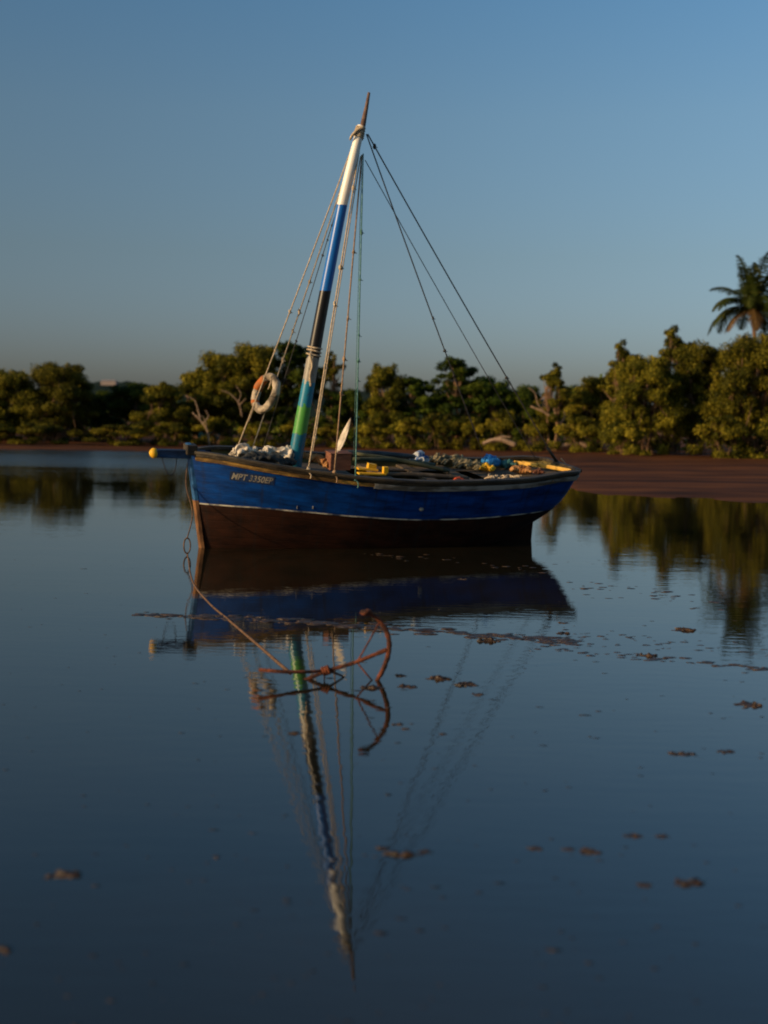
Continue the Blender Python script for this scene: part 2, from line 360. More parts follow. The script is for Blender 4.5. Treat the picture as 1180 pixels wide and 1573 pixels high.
# ------------------------------------------------------------------ boat frame
G1, G2 = ground(308, 841), ground(808, 828.5)
AX = (G2 - G1); AX.z = 0; AX.normalize()
HEEL = R(8.0)
BX = Vector((-AX.y, AX.x, 0))
BV = BX * math.cos(HEEL) + Vector((0, 0, 1)) * math.sin(HEEL)
BN = Vector((0, 0, 1)) * math.cos(HEEL) - BX * math.sin(HEEL)
BM = Matrix.Identity(4)
for i in range(3):
    BM[i][0] = AX[i]; BM[i][1] = BV[i]; BM[i][2] = BN[i]; BM[i][3] = G1[i]
BI = BM.inverted()
def bp(x, y, v):
    """where the sight line through a photo point meets the boat's own plane at lateral offset v"""
    o = BI @ CAM; d = (BI.to_3x3() @ ray(x, y)); t = (v - o.y) / d.y
    return o + d * t
LWL = (G2 - G1).length

def interp(xs, ys):
    def f(x):
        if x <= xs[0]: return ys[0]
        for i in range(len(xs) - 1):
            if x <= xs[i + 1]:
                t = (x - xs[i]) / (xs[i + 1] - xs[i])
                # smooth (monotone-ish catmull)
                y0 = ys[max(i - 1, 0)]; y1 = ys[i]; y2 = ys[i + 1]; y3 = ys[min(i + 2, len(ys) - 1)]
                x0 = xs[max(i - 1, 0)]; x3 = xs[min(i + 2, len(xs) - 1)]
                h = xs[i + 1] - xs[i]
                m1 = (y2 - y0) / max(xs[i + 1] - x0, 1e-6) * h; m2 = (y3 - y1) / max(x3 - xs[i], 1e-6) * h
                return (2 * t ** 3 - 3 * t * t + 1) * y1 + (t ** 3 - 2 * t * t + t) * m1 + (-2 * t ** 3 + 3 * t * t) * y2 + (t ** 3 - t * t) * m2
        return ys[-1]
    return f
SB, SE = -0.26, LWL + 0.66     # stem head, transom
Bf = interp([SB, 0.0, 0.5, 1.2, 2.2, 3.4, 4.6, 5.6, LWL, LWL + .6, SE], [0.07, 0.30, 0.66, 0.98, 1.24, 1.38, 1.36, 1.25, 0.98, 0.80, 0.64])
Kf = interp([SB, 0.0, 0.6, 4.4, 5.4, 6.2, LWL, LWL + .5, SE], [-.4, -.4, -.4, -.4, -.30, 0.02, 0.36, 0.66, 0.98])
Ef = interp([SB, 0.6, 1.8, 3.2, 5, LWL, SE], [0.75, 0.66, 0.46, 0.34, 0.36, 0.50, 0.55])
def near(pxs):
    out = []
    for x, y in pxs:
        v = -0.5
        for _ in range(12): v = -Bf(bp(x, y, v).x)
        q = bp(x, y, v); out.append((q.x, q.z))
    return out
sh = near([(297, 697), (340, 703), (422, 718), (490, 728), (560, 737), (650, 743), (740, 742), (815, 738), (868, 729)])
Zf = interp([p[0] for p in sh], [p[1] for p in sh])
ln = near([(302, 775), (400, 784), (480, 791), (550, 797), (640, 802), (720, 801), (790, 797)])
Lf_ = interp([p[0] for p in ln], [p[1] for p in ln])
def Lf(s): return max(Lf_(s), Kf(s) + 0.02)
def stem_s(z):   # raked stem
    return 0.03 - 0.16 * z
def hb(s, z):
    t = max(0.0, min(1.0, (z - Kf(s)) / (Zf(s) - Kf(s))))
    return Bf(s) * t ** Ef(s)
print("BOAT", LWL, [tuple(round(c, 2) for c in p) for p in sh], [tuple(round(c, 2) for c in p) for p in ln])

boat = empty("sailing_boat"); boat.matrix_world = BM
tag(boat, "blue wooden sailing boat with brown bottom and painted mast aground in still shallow water", "boat")
NS = 64
stations = [SB + (SE - SB) * (i / (NS - 1)) for i in range(NS)]
def surf(s, z, side):
    """the bow stations are sheared so that the stem rakes"""
    k = max(0.0, 1 - (s - SB) / 1.2)
    rake = (stem_s(z) - SB) * k
    tr = max(0.0, (s - LWL) / (SE - LWL)) * (-0.12 + 0.16 * z / 1.4)
    return Vector((s + rake + tr, side * hb(s, z), z))
def shell(name, zlo, zhi, rows, M):
    bm = bmesh.new(); uvl = bm.loops.layers.uv.new("plank")
    for side in (-1, 1):
        g = []
        for s in stations:
            a, b = zlo(s), zhi(s)
            g.append([(bm.verts.new(surf(s, a + (b - a) * j / rows, side)), s, j / rows) for j in range(rows + 1)])
        for A, B_ in zip(g, g[1:]):
            for j in range(rows):
                q = [A[j], B_[j], B_[j + 1], A[j + 1]]
                if side > 0: q = q[::-1]
                f = bm.faces.new([x[0] for x in q])
                for lp, x in zip(f.loops, q): lp[uvl].uv = (x[1], x[2])
    return fin(name, bm, M, boat)
shell("hull_bottom", Kf, Lf, 12, M_brown)
shell("hull_topsides", Lf, Zf, 12, M_blue)
# boot line
bm = bmesh.new()
for side in (-1, 1):
    prev = None
    for s in stations:
        if s > LWL + .1: break
        z = Lf(s); wob = 0.006 * noise.noise(Vector((s * 3, side, 0)))
        p0 = surf(s, z - 0.013 + wob, side) + Vector((0, side * .008, 0)); p1 = surf(s, z + 0.013 + wob, side) + Vector((0, side * .008, 0))
        row = [bm.verts.new(p0), bm.verts.new(p1)]
        if prev: bm.faces.new((prev[0], row[0], row[1], prev[1]) if side < 0 else (prev[1], row[1], row[0], prev[0]))
        prev = row
fin("boot_line", bm, M_white_line, boat)
# transom
bm = bmesh.new(); s = SE; ring = []
for j in range(13):
    z = Kf(s) + (Zf(s) - Kf(s)) * j / 12; ring.append(surf(s, z, -1))
for j in range(12, -1, -1):
    z = Kf(s) + (Zf(s) - Kf(s)) * j / 12; ring.append(surf(s, z, 1))
bm.faces.new([bm.verts.new(p + Vector((0.004, 0, 0))) for p in ring])
fin("transom", bm, M_blue.copy(), boat, smooth=False)
# strakes swept along the sheer
def sweep(name, prof, s0, s1, M, sides=(-1, 1), parent=None, n=60):
    """prof: (outward, up) offsets from the sheer line, closed"""
    bm = bmesh.new()
    for side in sides:
        prev = None
        for i in range(n):
            s = s0 + (s1 - s0) * i / (n - 1)
            row = []
            for o, u in prof:
                z = Zf(s) + u
                p = surf(s, min(z, Zf(s)), side); p.z = z
                p.y += side * o
                if side * p.y < 0.012: p.y = side * 0.012
                row.append(bm.verts.new(p))
            if prev:
                for k in range(len(prof)):
                    q = (prev[k], row[k], row[(k + 1) % len(prof)], prev[(k + 1) % len(prof)])
                    bm.faces.new(q if side > 0 else q[::-1])
            else: bm.faces.new(row)
            prev = row
        bm.faces.new(prev[::-1])
    bmesh.ops.recalc_face_normals(bm, faces=bm.faces)
    return fin(name, bm, M, parent or boat, smooth=False)
SM = 2.9
sweep("rub_strake", [(0.003, -.15), (0.040, -.15), (0.045, -.10), (0.045, -.055), (0.003, -.05)], SM + .002, SE - .03, M_rub)
sweep("rub_strake", [(0.003, -.12), (0.036, -.12), (0.040, -.09), (0.040, -.06), (0.003, -.05)], SB + .06, SM, M_rubfwd)
sweep("rail_cap", [(-0.10, .004), (0.055, .004), (0.062, .03), (0.055, .06), (-0.10, .06)], SB + .04, SE - .01, M_rail)
sweep("rail_moulding", [(0.004, -.046), (0.030, -.046), (0.034, -.02), (0.030, .002), (0.004, .002)], SB + .05, SE - .02, M_rail)
sweep("bulwark", [(-0.03, -.5), (-0.012, -.5), (-0.012, .0), (-0.03, .0)], SB + .5, SE - .02, M_olive)
bm = bmesh.new(); q = surf(SE, Zf(SE), 1)
box(bm, (q.x - .02, 0, q.z + .032), (.055, 0, 0), (0, q.y + .06, 0), (0, 0, .036), .008)
fin("transom_cap", bm, M_rail, boat, smooth=False)
bm = bmesh.new(); q = surf(SE - .06, Zf(SE) - .16, 1); box(bm, (q.x - .03, 0, q.z + .07), (.015, 0, 0), (0, q.y - .03, 0), (0, 0, .10), .004)
fin("transom_lining", bm, M_olive, boat, smooth=False)
# stem post and keel
bm = bmesh.new()
prev = None
for i in range(15):
    z = -0.5 + (Zf(SB) + 0.18 + 0.5) * i / 14
    c = surf(SB, min(z, Zf(SB)), 1).x - 0.16 * max(0, z - Zf(SB))
    mi = 1 if z < Lf(0) - .02 else 0
    row = [bm.verts.new((c + .03, -.082, z)), bm.verts.new((c - .03, -.07, z)), bm.verts.new((c - .06, -.035, z)), bm.verts.new((c - .06, .035, z)), bm.verts.new((c - .03, .07, z)), bm.verts.new((c + .03, .082, z))]
    if prev:
        for k in range(6):
            f = bm.faces.new((prev[k], prev[(k + 1) % 6], row[(k + 1) % 6], row[k])); f.material_index = pm
    prev = row; pm = mi
bm.faces.new(prev)
bmesh.ops.recalc_face_normals(bm, faces=bm.faces)
fin("stem_post", bm, [M_stem, M_stemlow], boat, smooth=False)
bm = bmesh.new(); box(bm, (LWL * .5 + 2.0, 0, 0.0), (LWL * .5 - 1.9, 0, 0), (0, .07, 0), (0, 0, .46), .02)
bm2 = [v for v in bm.verts]
for v in bm2:
    if v.co.x < 3 and v.co.z > 0: v.co.z = -0.36
fin("keel", bm, M_brown.copy(), boat, smooth=False)
# deck with a sunken hold
def deck_z(s): return Zf(s) - 0.16
bm = bmesh.new()
H0, H1, HW = 2.9, 5.7, 0.75
ss = [SB + .35 + (SE - .02 - SB - .35) * i / 40 for i in range(41)]
prev = None
for s in ss:
    b = hb(s, deck_z(s)) - .02
    row = [bm.verts.new((surf(s, deck_z(s), 1).x, b * k / 6, deck_z(s) + .05 * (1 - (k / 6) ** 2))) for k in range(-6, 7)]
    if prev:
        for k in range(12):
            mid = (prev[0].co.x + row[0].co.x) / 2
            if H0 < mid < H1 and 3 <= k <= 8: continue
            bm.faces.new((prev[k], row[k], row[k + 1], prev[k + 1]))
    prev = row
fin("deck", bm, M_deck, boat)
bm = bmesh.new()
for s in ss:
    pass
zf = 0.5
vs = [bm.verts.new((x, y, z)) for z in (zf, 1.06) for x, y in ((H0 - .1, -.7), (H1 + .1, -.7), (H1 + .1, .7), (H0 - .1, .7))]
bm.faces.new(vs[:4])
for k in range(4): bm.faces.new((vs[k], vs[(k + 1) % 4], vs[4 + (k + 1) % 4], vs[4 + k]))
fin("hold", bm, M_dark, boat, smooth=False)
for s in (3.6, 4.5, 5.3):
    bm = bmesh.new(); box(bm, (s, 0, deck_z(s) + .03), (.11, 0, 0), (0, hb(s, deck_z(s)) - .06, 0), (0, 0, .025), .006)
    fin("thwart", bm, M_deck, boat, smooth=False)
# bowsprit
tip, root = bp(240, 696, 0), bp(316, 698, 0)
zb = Zf(SB) + .12
bsp = bm = bmesh.new()
d = (root - tip).normalized()
zc = Vector((0, 0, 1)); yc = Vector((0, 1, 0))
box(bm, (tip + root) / 2, d * ((root - tip).length / 2), yc * .075, zc * .075, .015)
bs = fin("bowsprit", bm, mat("bowsprit_blue", (0.004, 0.014, 0.04), (0.012, 0.05, 0.13), rough=.7, nscale=5, stretch=(.5, 2, 2), bump=.5), boat, smooth=False)
bm = bmesh.new(); lump(bm, tip - d * .04, (.085, .095, .095), amp=.08, sub=3)
fin("bowsprit_cap", bm, M_yellow, boat)
bm = bmesh.new(); q = bp(291, 688, 0); box(bm, q + Vector((0.02, 0, -.02)), (.10, 0, 0), (0, .17, 0), (0, 0, .09), .02)
fin("bow_bitt", bm, M_rail, boat, smooth=False)
# bobstay loop under the bowsprit
bm = bmesh.new()
tube(bm, resample([bp(249, 703, -.05), bp(255, 722, -.05), bp(262, 730, -.05), bp(269, 722, -.05), bp(272, 702, -.05)], 24), 0.009, 6)
fin("rope_loop", bm, M_rope4, boat)

# ---- mast
def mast_paint():
    M = bpy.data.materials.new("banded_mast_paint"); M.use_nodes = True
    n = M.node_tree.nodes; L = M.node_tree.links; p = n["Principled BSDF"]
    tc = n.new("ShaderNodeTexCoord"); sx = n.new("ShaderNodeSeparateXYZ"); L.new(tc.outputs["Object"], sx.inputs[0])
    t1 = n.new("ShaderNodeTexNoise"); t1.inputs["Scale"].default_value = 9; t1.inputs["Detail"].default_value = 6; L.new(tc.outputs["Object"], t1.inputs[0])
    zs = [mp_(*mast_at(y)[:2]).z for y in (706, 667, 622, 586, 549, 447, 316)]
    z0, z1 = zs[0], mp_(555, 193).z
    wob = n.new("ShaderNodeMath"); wob.operation = 'MULTIPLY_ADD'; wob.inputs[1].default_value = 0.16; wob.inputs[2].default_value = -0.08; L.new(t1.outputs[0], wob.inputs[0])
    # the upper bands are cut clean, the worn lower ones are ragged
    cut = n.new("ShaderNodeMapRange"); cut.inputs[1].default_value = zs[4]; cut.inputs[2].default_value = zs[4] + .4; cut.inputs[3].default_value = 1.8; cut.inputs[4].default_value = 0.12; L.new(sx.outputs[2], cut.inputs[0])
    ad = n.new("ShaderNodeMath"); ad.operation = 'MULTIPLY_ADD'; L.new(wob.outputs[0], ad.inputs[0]); L.new(cut.outputs[0], ad.inputs[1]); L.new(sx.outputs[2], ad.inputs[2])
    mr = n.new("ShaderNodeMapRange"); mr.inputs[1].default_value = z0; mr.inputs[2].default_value = z1; L.new(ad.outputs[0], mr.inputs[0])
    rp = n.new("ShaderNodeValToRGB"); rp.color_ramp.interpolation = 'CONSTANT'; e = rp.color_ramp.elements
    cols = [(.008, .13, .20), (.07, .27, .045), (.012, .17, .27), (.26, .235, .19), (.006, .005, .005), (.006, .12, .44), (.78, .74, .66)]
    for i, (z, c) in enumerate(zip(zs, cols)):
        q = (z - z0) / (z1 - z0)
        el = e[0] if i == 0 else e[1] if i == 1 else e.new(q)
        el.position = max(0, q); el.color = (*c, 1)
    L.new(mr.outputs[0], rp.inputs[0])
    t2 = n.new("ShaderNodeTexNoise"); t2.inputs["Scale"].default_value = 22; t2.inputs["Detail"].default_value = 7; L.new(tc.outputs["Object"], t2.inputs[0])
    r2 = n.new("ShaderNodeValToRGB"); r2.color_ramp.elements[0].position = .60; r2.color_ramp.elements[1].position = .70; L.new(t2.outputs[0], r2.inputs[0])
    low = n.new("ShaderNodeMapRange"); low.inputs[1].default_value = zs[4] - .2; low.inputs[2].default_value = zs[4] + .6; low.inputs[3].default_value = .8; low.inputs[4].default_value = .12; L.new(sx.outputs[2], low.inputs[0])
    k = n.new("ShaderNodeMath"); k.operation = 'MULTIPLY'; L.new(r2.outputs[0], k.inputs[0]); L.new(low.outputs[0], k.inputs[1])
    mx = n.new("ShaderNodeMix"); mx.data_type = 'RGBA'; L.new(k.outputs[0], mx.inputs[0]); L.new(rp.outputs[0], mx.inputs[6]); mx.inputs[7].default_value = (.07, .06, .05, 1)
    L.new(mx.outputs[2], p.inputs["Base Color"])
    p.inputs["Roughness"].default_value = .33; p.inputs["Specular IOR Level"].default_value = .4
    return M
def drift(t): return 0.05 * t
def mp_(x, y):
    t = (702 - y) / 507.0
    return bp(x, y, drift(t))
mast_px = [(453.5, 706, 10.5), (456, 690, 10.4), (465, 640, 10.2), (474, 590, 9.6), (481, 550, 9.3), (490, 500, 8.8), (500, 447, 8.4), (513, 380, 7.9), (525.5, 316, 7.6), (540, 255, 7.2), (552, 205, 6.2), (555, 193, 5.2)]
bm = bmesh.new()
def mast_at(y):
    for a, b in zip(mast_px, mast_px[1:]):
        if b[1] <= y <= a[1]:
            t = (a[1] - y) / (a[1] - b[1]); return tuple(a[k] + (b[k] - a[k]) * t for k in range(3))
    return mast_px[0] if y > mast_px[0][1] else mast_px[-1]
bands = [(720, 667, 4), (667, 618, 5), (618, 585, 4), (585, 545, 3), (545, 447, 2), (447, 316, 1), (316, 193, 0)]
for y0, y1, mi in bands:
    n = 8
    pts, rr = [], []
    for i in range(n):
        y = y0 + (y1 - y0) * i / (n - 1); x, _, r = mast_at(min(y, 706)); 
        p = mp_(x, min(y, 706))
        if y > 706: p = p - Vector((0, 0, .03 * (y - 706)))
        pts.append(p); rr.append(r / 78.0)
    tube(bm, pts, rr, 20, mi, cap=False)
bmesh.ops.remove_doubles(bm, verts=bm.verts, dist=1e-3)
mast = fin("mast", bm, mast_paint(), boat)
bm = bmesh.new(); tube(bm, [mp_(553.5, 215), mp_(558, 190), mp_(563, 165), mp_(567, 142)], [.05, .05, .035, .025], 10)
fin("topmast_pole", bm, M_pole, boat)
def lashing(name, y0, y1, k, M, r=.016, extra=1.08):
    bm = bmesh.new()
    for i in range(k):
        y = y0 + (y1 - y0) * i / max(k - 1, 1); x, _, rr = mast_at(y); c = mp_(x, y); rr = rr / 78 * extra + .004
        ax = (mp_(*mast_at(y - 10)[:2]) - c).normalized(); e1 = ax.cross(Vector((0, 1, 0))).normalized(); e2 = ax.cross(e1)
        tl = ax * .03 * noise.noise(Vector((i * 3.3, y, 0)))
        tube(bm, [c + e1 * rr * math.cos(a) + e2 * rr * math.sin(a) + tl * math.sin(a + i) for a in [j * 2 * math.pi / 20 for j in range(21)]], r, 6, cap=False)
    return fin(name, bm, M, boat)
lashing("lashing", 534, 545, 3, M_rope, .017)
lashing("lashing", 196, 210, 5, M_rope, .016)
bm = bmesh.new()
c0 = mp_(550, 205)
tube(bm, resample([mp_(556, 196) + Vector((0, -.1, 0)), mp_(549, 200) + Vector((-.02, -.08, 0)), mp_(541, 209) + Vector((-.02, -.05, 0)), mp_(538, 215)], 12), [.03, .035, .032, .03, .03, .028, .027, .026, .024, .022, .02, .015], 8)
fin("masthead_lashing", bm, M_rope, boat)
bm = bmesh.new()   # rope hanging down the front of the mast under the lashing
tube(bm, resample([mp_(473, 543) + Vector((0, -.13, 0)), mp_(476, 560) + Vector((0, -.14, 0)), mp_(473, 575) + Vector((0, -.13, 0)), mp_(474, 592) + Vector((0, -.135, 0))], 16), .022, 6, lump=.5)
fin("halyard_tail", bm, M_rope, boat)

# ---- standing rigging
rnd = random.Random(4)
def nearv(x, y):
    v = -1.0
    for _ in range(12): v = -Bf(bp(x, y, v).x)
    return v
def stay(top, bot, vb, M, r, knots=(), vt=None, sag=0.0, tail=0.0):
    a = bp(top[0], top[1], drift((702 - top[1]) / 507.0)) if vt is None else bp(top[0], top[1], vt)
    b = bp(bot[0], bot[1], vb)
    bm = bmesh.new()
    N = 14
    pts = [a.lerp(b, i / N) + Vector((0, 0, -sag * 4 * (i / N) * (1 - i / N))) for i in range(N + 1)]
    tube(bm, pts, r, 6)
    for k in knots:
        t = (k - top[1]) / (bot[1] - top[1]); c = a.lerp(b, t) + Vector((0, 0, -sag * 4 * t * (1 - t)))
        kk = .7 + .6 * noise.random(); lump(bm, c, (r * 1.9 * kk, r * 1.9 * kk, r * (2 + 3 * noise.random())), seed=int(k), amp=.7, sub=2)
        d = (b - a).normalized()
        tube(bm, [c, c + Vector((r * 4, -r * 2, -r * 1.5))], [r * .8, r * .5], 5)
    if tail:
        lump(bm, b + Vector((0, -.01, .03)), (.04, .04, .06), seed=int(bot[0]), amp=.5, sub=2)
        tube(bm, resample([b + Vector((0, -.03, 0)), b + Vector((.04, -.06, -.06)), b + Vector((.03, -.07, -tail))], 8), r * .9, 6)
    return fin("stay", bm, M, boat)
stay((549, 205), (363, 692), .62, M_rope, .0125, (470, 530, 575), sag=.04)
stay((549, 214), (386, 694), .62, M_rope, .013, (423, 470, 500, 545), sag=.04)
stay((550, 216), (404, 690), .80, M_rope4, .008, (340, 362, 385, 455, 517))
stay((553, 225), (473.5, 724), nearv(473, 724), M_rope, .0145, (290, 412, 470, 565), tail=.12)
stay((554, 240), (481, 693), -.45, M_rope, .011, (630, 672))
stay((556, 238), (513.5, 729), nearv(513, 729), M_rope2, .0145, (388, 490, 553, 606), tail=.14)
stay((558, 236), (546, 737), nearv(546, 737), M_rope3, .012, (357, 430, 516, 555, 585, 640), tail=.14)
stay((556, 240), (543.5, 700), .4, M_rope3, .006)
stay((565, 206), (855, 709), .35, M_rope4, .0125, (222, 562), sag=.05)
stay((563, 206), (741, 693), .95, M_rope4, .012, (468, 520, 560), sag=.04)
stay((561, 246), (823, 705), .7, M_rope4, .008, (), sag=.04)
bm = bmesh.new(); tube(bm, [bp(841, 688, .2), bp(856, 710, .2)], [.03, .035], 8); fin("tiller", bm, M_rail, boat)
bm = bmesh.new(); tube(bm, resample([bp(862, 704, .1), bp(870, 714, .1), bp(876, 722, .1)], 8), .012, 6); fin("stern_line", bm, M_rope, boat)

# ---- registration number wrapped on the planking
fc = bpy.data.curves.new("registration", 'FONT'); fc.body = "MPT 3350EP"; fc.size = 0.165; fc.shear = 0.25; fc.space_character = 1.02; fc.offset = 0.004
fo = bpy.data.objects.new("tmp_text", fc); C.objects.link(fo)
bpy.context.view_layer.update()
tm = bpy.data.meshes.new_from_object(fo.evaluated_get(bpy.context.evaluated_depsgraph_get()))
bpy.data.objects.remove(fo)
xs = [v.co.x for v in tm.vertices]; x0, x1 = min(xs), max(xs)
l0 = near([(357, 736.5), (421, 744.5)])
def on_hull(u, h, out):
    s = l0[0][0] + (l0[1][0] - l0[0][0]) * u; z = l0[0][1] + (l0[1][1] - l0[0][1]) * u + h
    # undo the stem rake shear so that s is the true place
    st = s
    for _ in range(6): st = s - (surf(st, z, -1).x - st)
    p = surf(st, z, -1); p.y -= out; return p
for v in tm.vertices: v.co = on_hull((v.co.x - x0) / (x1 - x0), v.co.y, .009)
link("registration_number", tm, M_text, boat, smooth=False)
bm = bmesh.new(); prev = None
for i in range(25):
    u = -.04 + 1.08 * i / 24
    row = [bm.verts.new(on_hull(u, h, .005)) for h in (-.03, .05, .145)]
    if prev:
        for k in range(2): bm.faces.new((prev[k], row[k], row[k + 1], prev[k + 1]))
    prev = row
fin("number_panel", bm, M_plate, boat)
# small fittings and scars on the planking
for x, y in ((462, 783), (486, 783)):
    bm = bmesh.new(); q = near([(x, y)])[0]; p = surf(q[0], q[1], -1); box(bm, p, (.012, 0, 0), (0, .012, 0), (0, 0, .03), .004); fin("iron_bolt", bm, M_white_line, boat)
bm = bmesh.new(); q = near([(652, 784)])[0]; p = surf(q[0], q[1], -1); lump(bm, p, (.05, .012, .05), amp=.3, sub=2); fin("paint_patch", bm, M_rub, boat)

def odk(x, y, lift):
    """the point of the sight line that lies lift above the deck"""
    lo, hi = -1.25, 1.25
    for _ in range(40):
        v = (lo + hi) / 2; q = bp(x, y, v)
        if q.z > deck_z(q.x) + .05 + lift: lo = v
        else: hi = v
    return bp(x, y, v)
# ------------------------------------------------------------------ things lying in the boat
def world(bm): bmesh.ops.transform(bm, matrix=BM, verts=bm.verts)
def cargo(name, bm, M, label, cat, group=None, smooth=True):
    world(bm)
    c = sum((v.co for v in bm.verts), Vector()) / len(bm.verts)
    lo = min(v.co.z for v in bm.verts)
    return tag(fin(name, bm, M, smooth=smooth, origin=(c.x, c.y, lo)), label, cat, group)
def heap(pts, rr, n=18, lumpv=.5, seed=1, flat=.8, ns=30):
    bm = bmesh.new()
    rs = [Vector((r, 0, 0)) for r in rr]
    n, ns = 36, 64
    tube(bm, resample(pts, ns), [max(.004, v.x) for v in resample(rs, ns)], n, lump=lumpv, seed=seed, flat=flat)
    bm.normal_update()
    big = max(rr)
    for v in bm.verts:           # folds: sharp ridges between rounded hollows
        q = v.co + Vector((seed * 5.1, 0, 0)); q = Vector((q.x, q.y * 1.6, q.z * 1.3))
        k = 1 - abs(noise.noise(q * 3.8 + Vector((noise.noise(q * 3), 0, 0)))) * 2.4
        k2 = 1 - abs(noise.noise(q * 12.0)) * 2.2
        v.co += v.normal * big * (.40 * k + .07 * k2 - .16)
    return bm
cargo("sail_bundle", heap([bp(353, 700, .1), bp(366, 694, .05), bp(385, 696, 0), bp(403, 697, -.05)], [.03, .15, .13, .05], seed=2, lumpv=.7), M_sail,
      "crumpled dirty white sailcloth on the foredeck nearest the bow", "sail")
cargo("sail_bundle", heap([bp(398, 696, -.02), bp(412, 694, 0), bp(430, 694, .0), bp(446, 697, 0), bp(453, 702, 0)], [.03, .11, .12, .14, .03], seed=5, lumpv=.7), M_sail,
      "crumpled white sailcloth bundled against the foot of the mast", "sail")
cargo("dark_tarpaulin", heap([bp(372, 706, -.35), bp(400, 706, -.3), bp(430, 709, -.3), bp(455, 712, -.3)], [.05, .13, .12, .04], seed=7), M_tarp,
      "dark tarpaulin lying beside the white sailcloth on the foredeck", "tarpaulin")
cargo("canvas_roll", heap([bp(460, 700, .1), bp(480, 703, .05), bp(498, 709, -.1), bp(506, 716, -.3)], [.06, .10, .12, .08], seed=9), M_bundle.copy(),
      "brown canvas roll on the deck just behind the mast foot", "canvas")
bm = bmesh.new(); q = bp(519, 708, -.22); box(bm, q, (.21, 0, 0), (0, .18, 0), (0, 0, .155), .012); q2 = q + Vector((0, 0, .168)); box(bm, q2, (.225, 0, 0), (0, .195, 0), (0, 0, .012), .004)
cargo("wooden_box", bm, M_box, "red brown wooden box with a lid on the deck behind the mast", "box", smooth=False)
bm = bmesh.new()
a, b = bp(519, 692, -.28), bp(539, 642, -.28); dirv = (b - a); n_ = 16; prev = None
sidev = Vector((0.70, -0.70, -0.15)).normalized()
for i in range(n_ + 1):
    t = i / n_; wd = .062 * math.sin(math.pi * min(1, .12 + t * .88)) ** .7 * (1.15 - .5 * t) + .004
    c = a + dirv * t
    nf = dirv.normalized().cross(sidev).normalized() * .012; row = [bm.verts.new(c - sidev * wd - nf * .3), bm.verts.new(c - sidev * wd + nf * .3), bm.verts.new(c + nf), bm.verts.new(c + sidev * wd + nf * .3), bm.verts.new(c + sidev * wd - nf * .3), bm.verts.new(c - nf)]
    if prev:
        for k in range(6): bm.faces.new((prev[k], prev[(k + 1) % 6], row[(k + 1) % 6], row[k]))
    prev = row
bmesh.ops.recalc_face_normals(bm, faces=bm.faces)
tube(bm, [a, a - dirv * .5], .02, 8)
cargo("paddle", bm, M_sail.copy(), "pale wooden paddle standing with its pointed blade up behind the mast", "paddle", smooth=False)
def spar(p, q, r, M, label, name="spar", cat="spar"):
    bm = bmesh.new(); n = 12
    tube(bm, [p.lerp(q, i / n) + Vector((0, 0, .03 * math.sin(i / n * math.pi))) for i in range(n + 1)], [r * (.75 + .25 * math.sin(i / n * math.pi)) for i in range(n + 1)], 12)
    return cargo(name, bm, M, label, cat)
spar(bp(500, 694, .75), bp(658, 704, .85), .055, M_spar, "dark blue spar lying along the far rail ending at the blue and white cloth")
spar(bp(543, 705, .25), bp(668, 714, .55), .05, M_spar2, "mossy green spar lying in the middle of the hold")
spar(bp(548, 697, .5), bp(690, 724, .25), .045, M_spar2, "thin greenish spar crossing under the grey green net")
spar(bp(560, 728, -.5), bp(720, 735, -.5), .045, M_deck, "grey brown weathered spar lying along the near side of the hold")
bm = bmesh.new(); p, q = bp(548, 719, -.5), bp(578, 721, -.5); box(bm, (p + q) / 2, (q - p) / 2, (0, .11, 0), (0, 0, .018), .005); box(bm, bp(571, 716, -.5), (.085, 0, -.012), (0, .05, 0), (0.006, 0, .05), .008)
cargo("yellow_board", bm, M_yellow, "bright yellow board with raised end block on the deck behind the box", "board", smooth=False)
bm = bmesh.new(); p, q = bp(550, 727, -.68), bp(592, 728, -.68); box(bm, (p + q) / 2, (q - p) / 2, (0, .07, 0), (0, 0, .016), .005); box(bm, bp(592, 722, -.68), (.05, 0, 0), (0, .045, 0), (0, 0, .065), .008)
cargo("yellow_board", bm, M_yellow, "yellow plank with a small upright yellow block at its stern end", "board", smooth=False)
bm = heap([odk(629, 703, .2), odk(638, 703, .22), odk(648, 704, .22), odk(657, 706, .18)], [.05, .10, .11, .05], seed=12, lumpv=.9)
cargo("patterned_cloth", bm, M_rag, "crumpled blue and white cloth lying forward of the grey green net", "cloth")
bm = heap([odk(657, 706, .09), odk(672, 705, .09), odk(692, 708, .09), odk(712, 711, .09), odk(730, 714, .09), odk(744, 719, .09)], [.05, .12, .14, .13, .11, .04], seed=14, lumpv=.8, n=24, ns=48)
for i in range(26):
    t = rnd.random(); c = odk(662 + 72 * t, 702 + 13 * t + rnd.uniform(-6, 6), .19)
    a_ = rnd.uniform(0, 6.3)
    tube(bm, resample([c + Vector((.10 * math.cos(a_ + j), .06 * math.sin(a_ * 2 + j), .05 * math.sin(j * 1.7 + a_))) for j in range(4)], 10), .010, 5)
cargo("fishing_net", bm, M_net, "heap of grey green fishing net piled amidships", "net")
bm = heap([odk(741, 706, .17), odk(750, 705, .19), odk(758, 707, .19), odk(765, 709, .16)], [.05, .10, .10, .05], seed=16, lumpv=.6)
cargo("blue_sheet", bm, M_bluecloth, "bright blue plastic sheet folded beside the stern end of the net", "sheet")
bm = heap([odk(764, 711, .09), odk(773, 712, .09), odk(784, 713, .09), odk(793, 714, .09)], [.05, .09, .09, .04], seed=18, lumpv=.5)
cargo("teal_canvas", bm, M_tealbox, "folded teal canvas between the blue sheet and the yellow oars", "canvas")
bm = heap([odk(736, 719, .09), odk(744, 718, .09), odk(753, 719, .09), odk(758, 721, .09)], [.04, .08, .08, .03], seed=20, lumpv=.6)
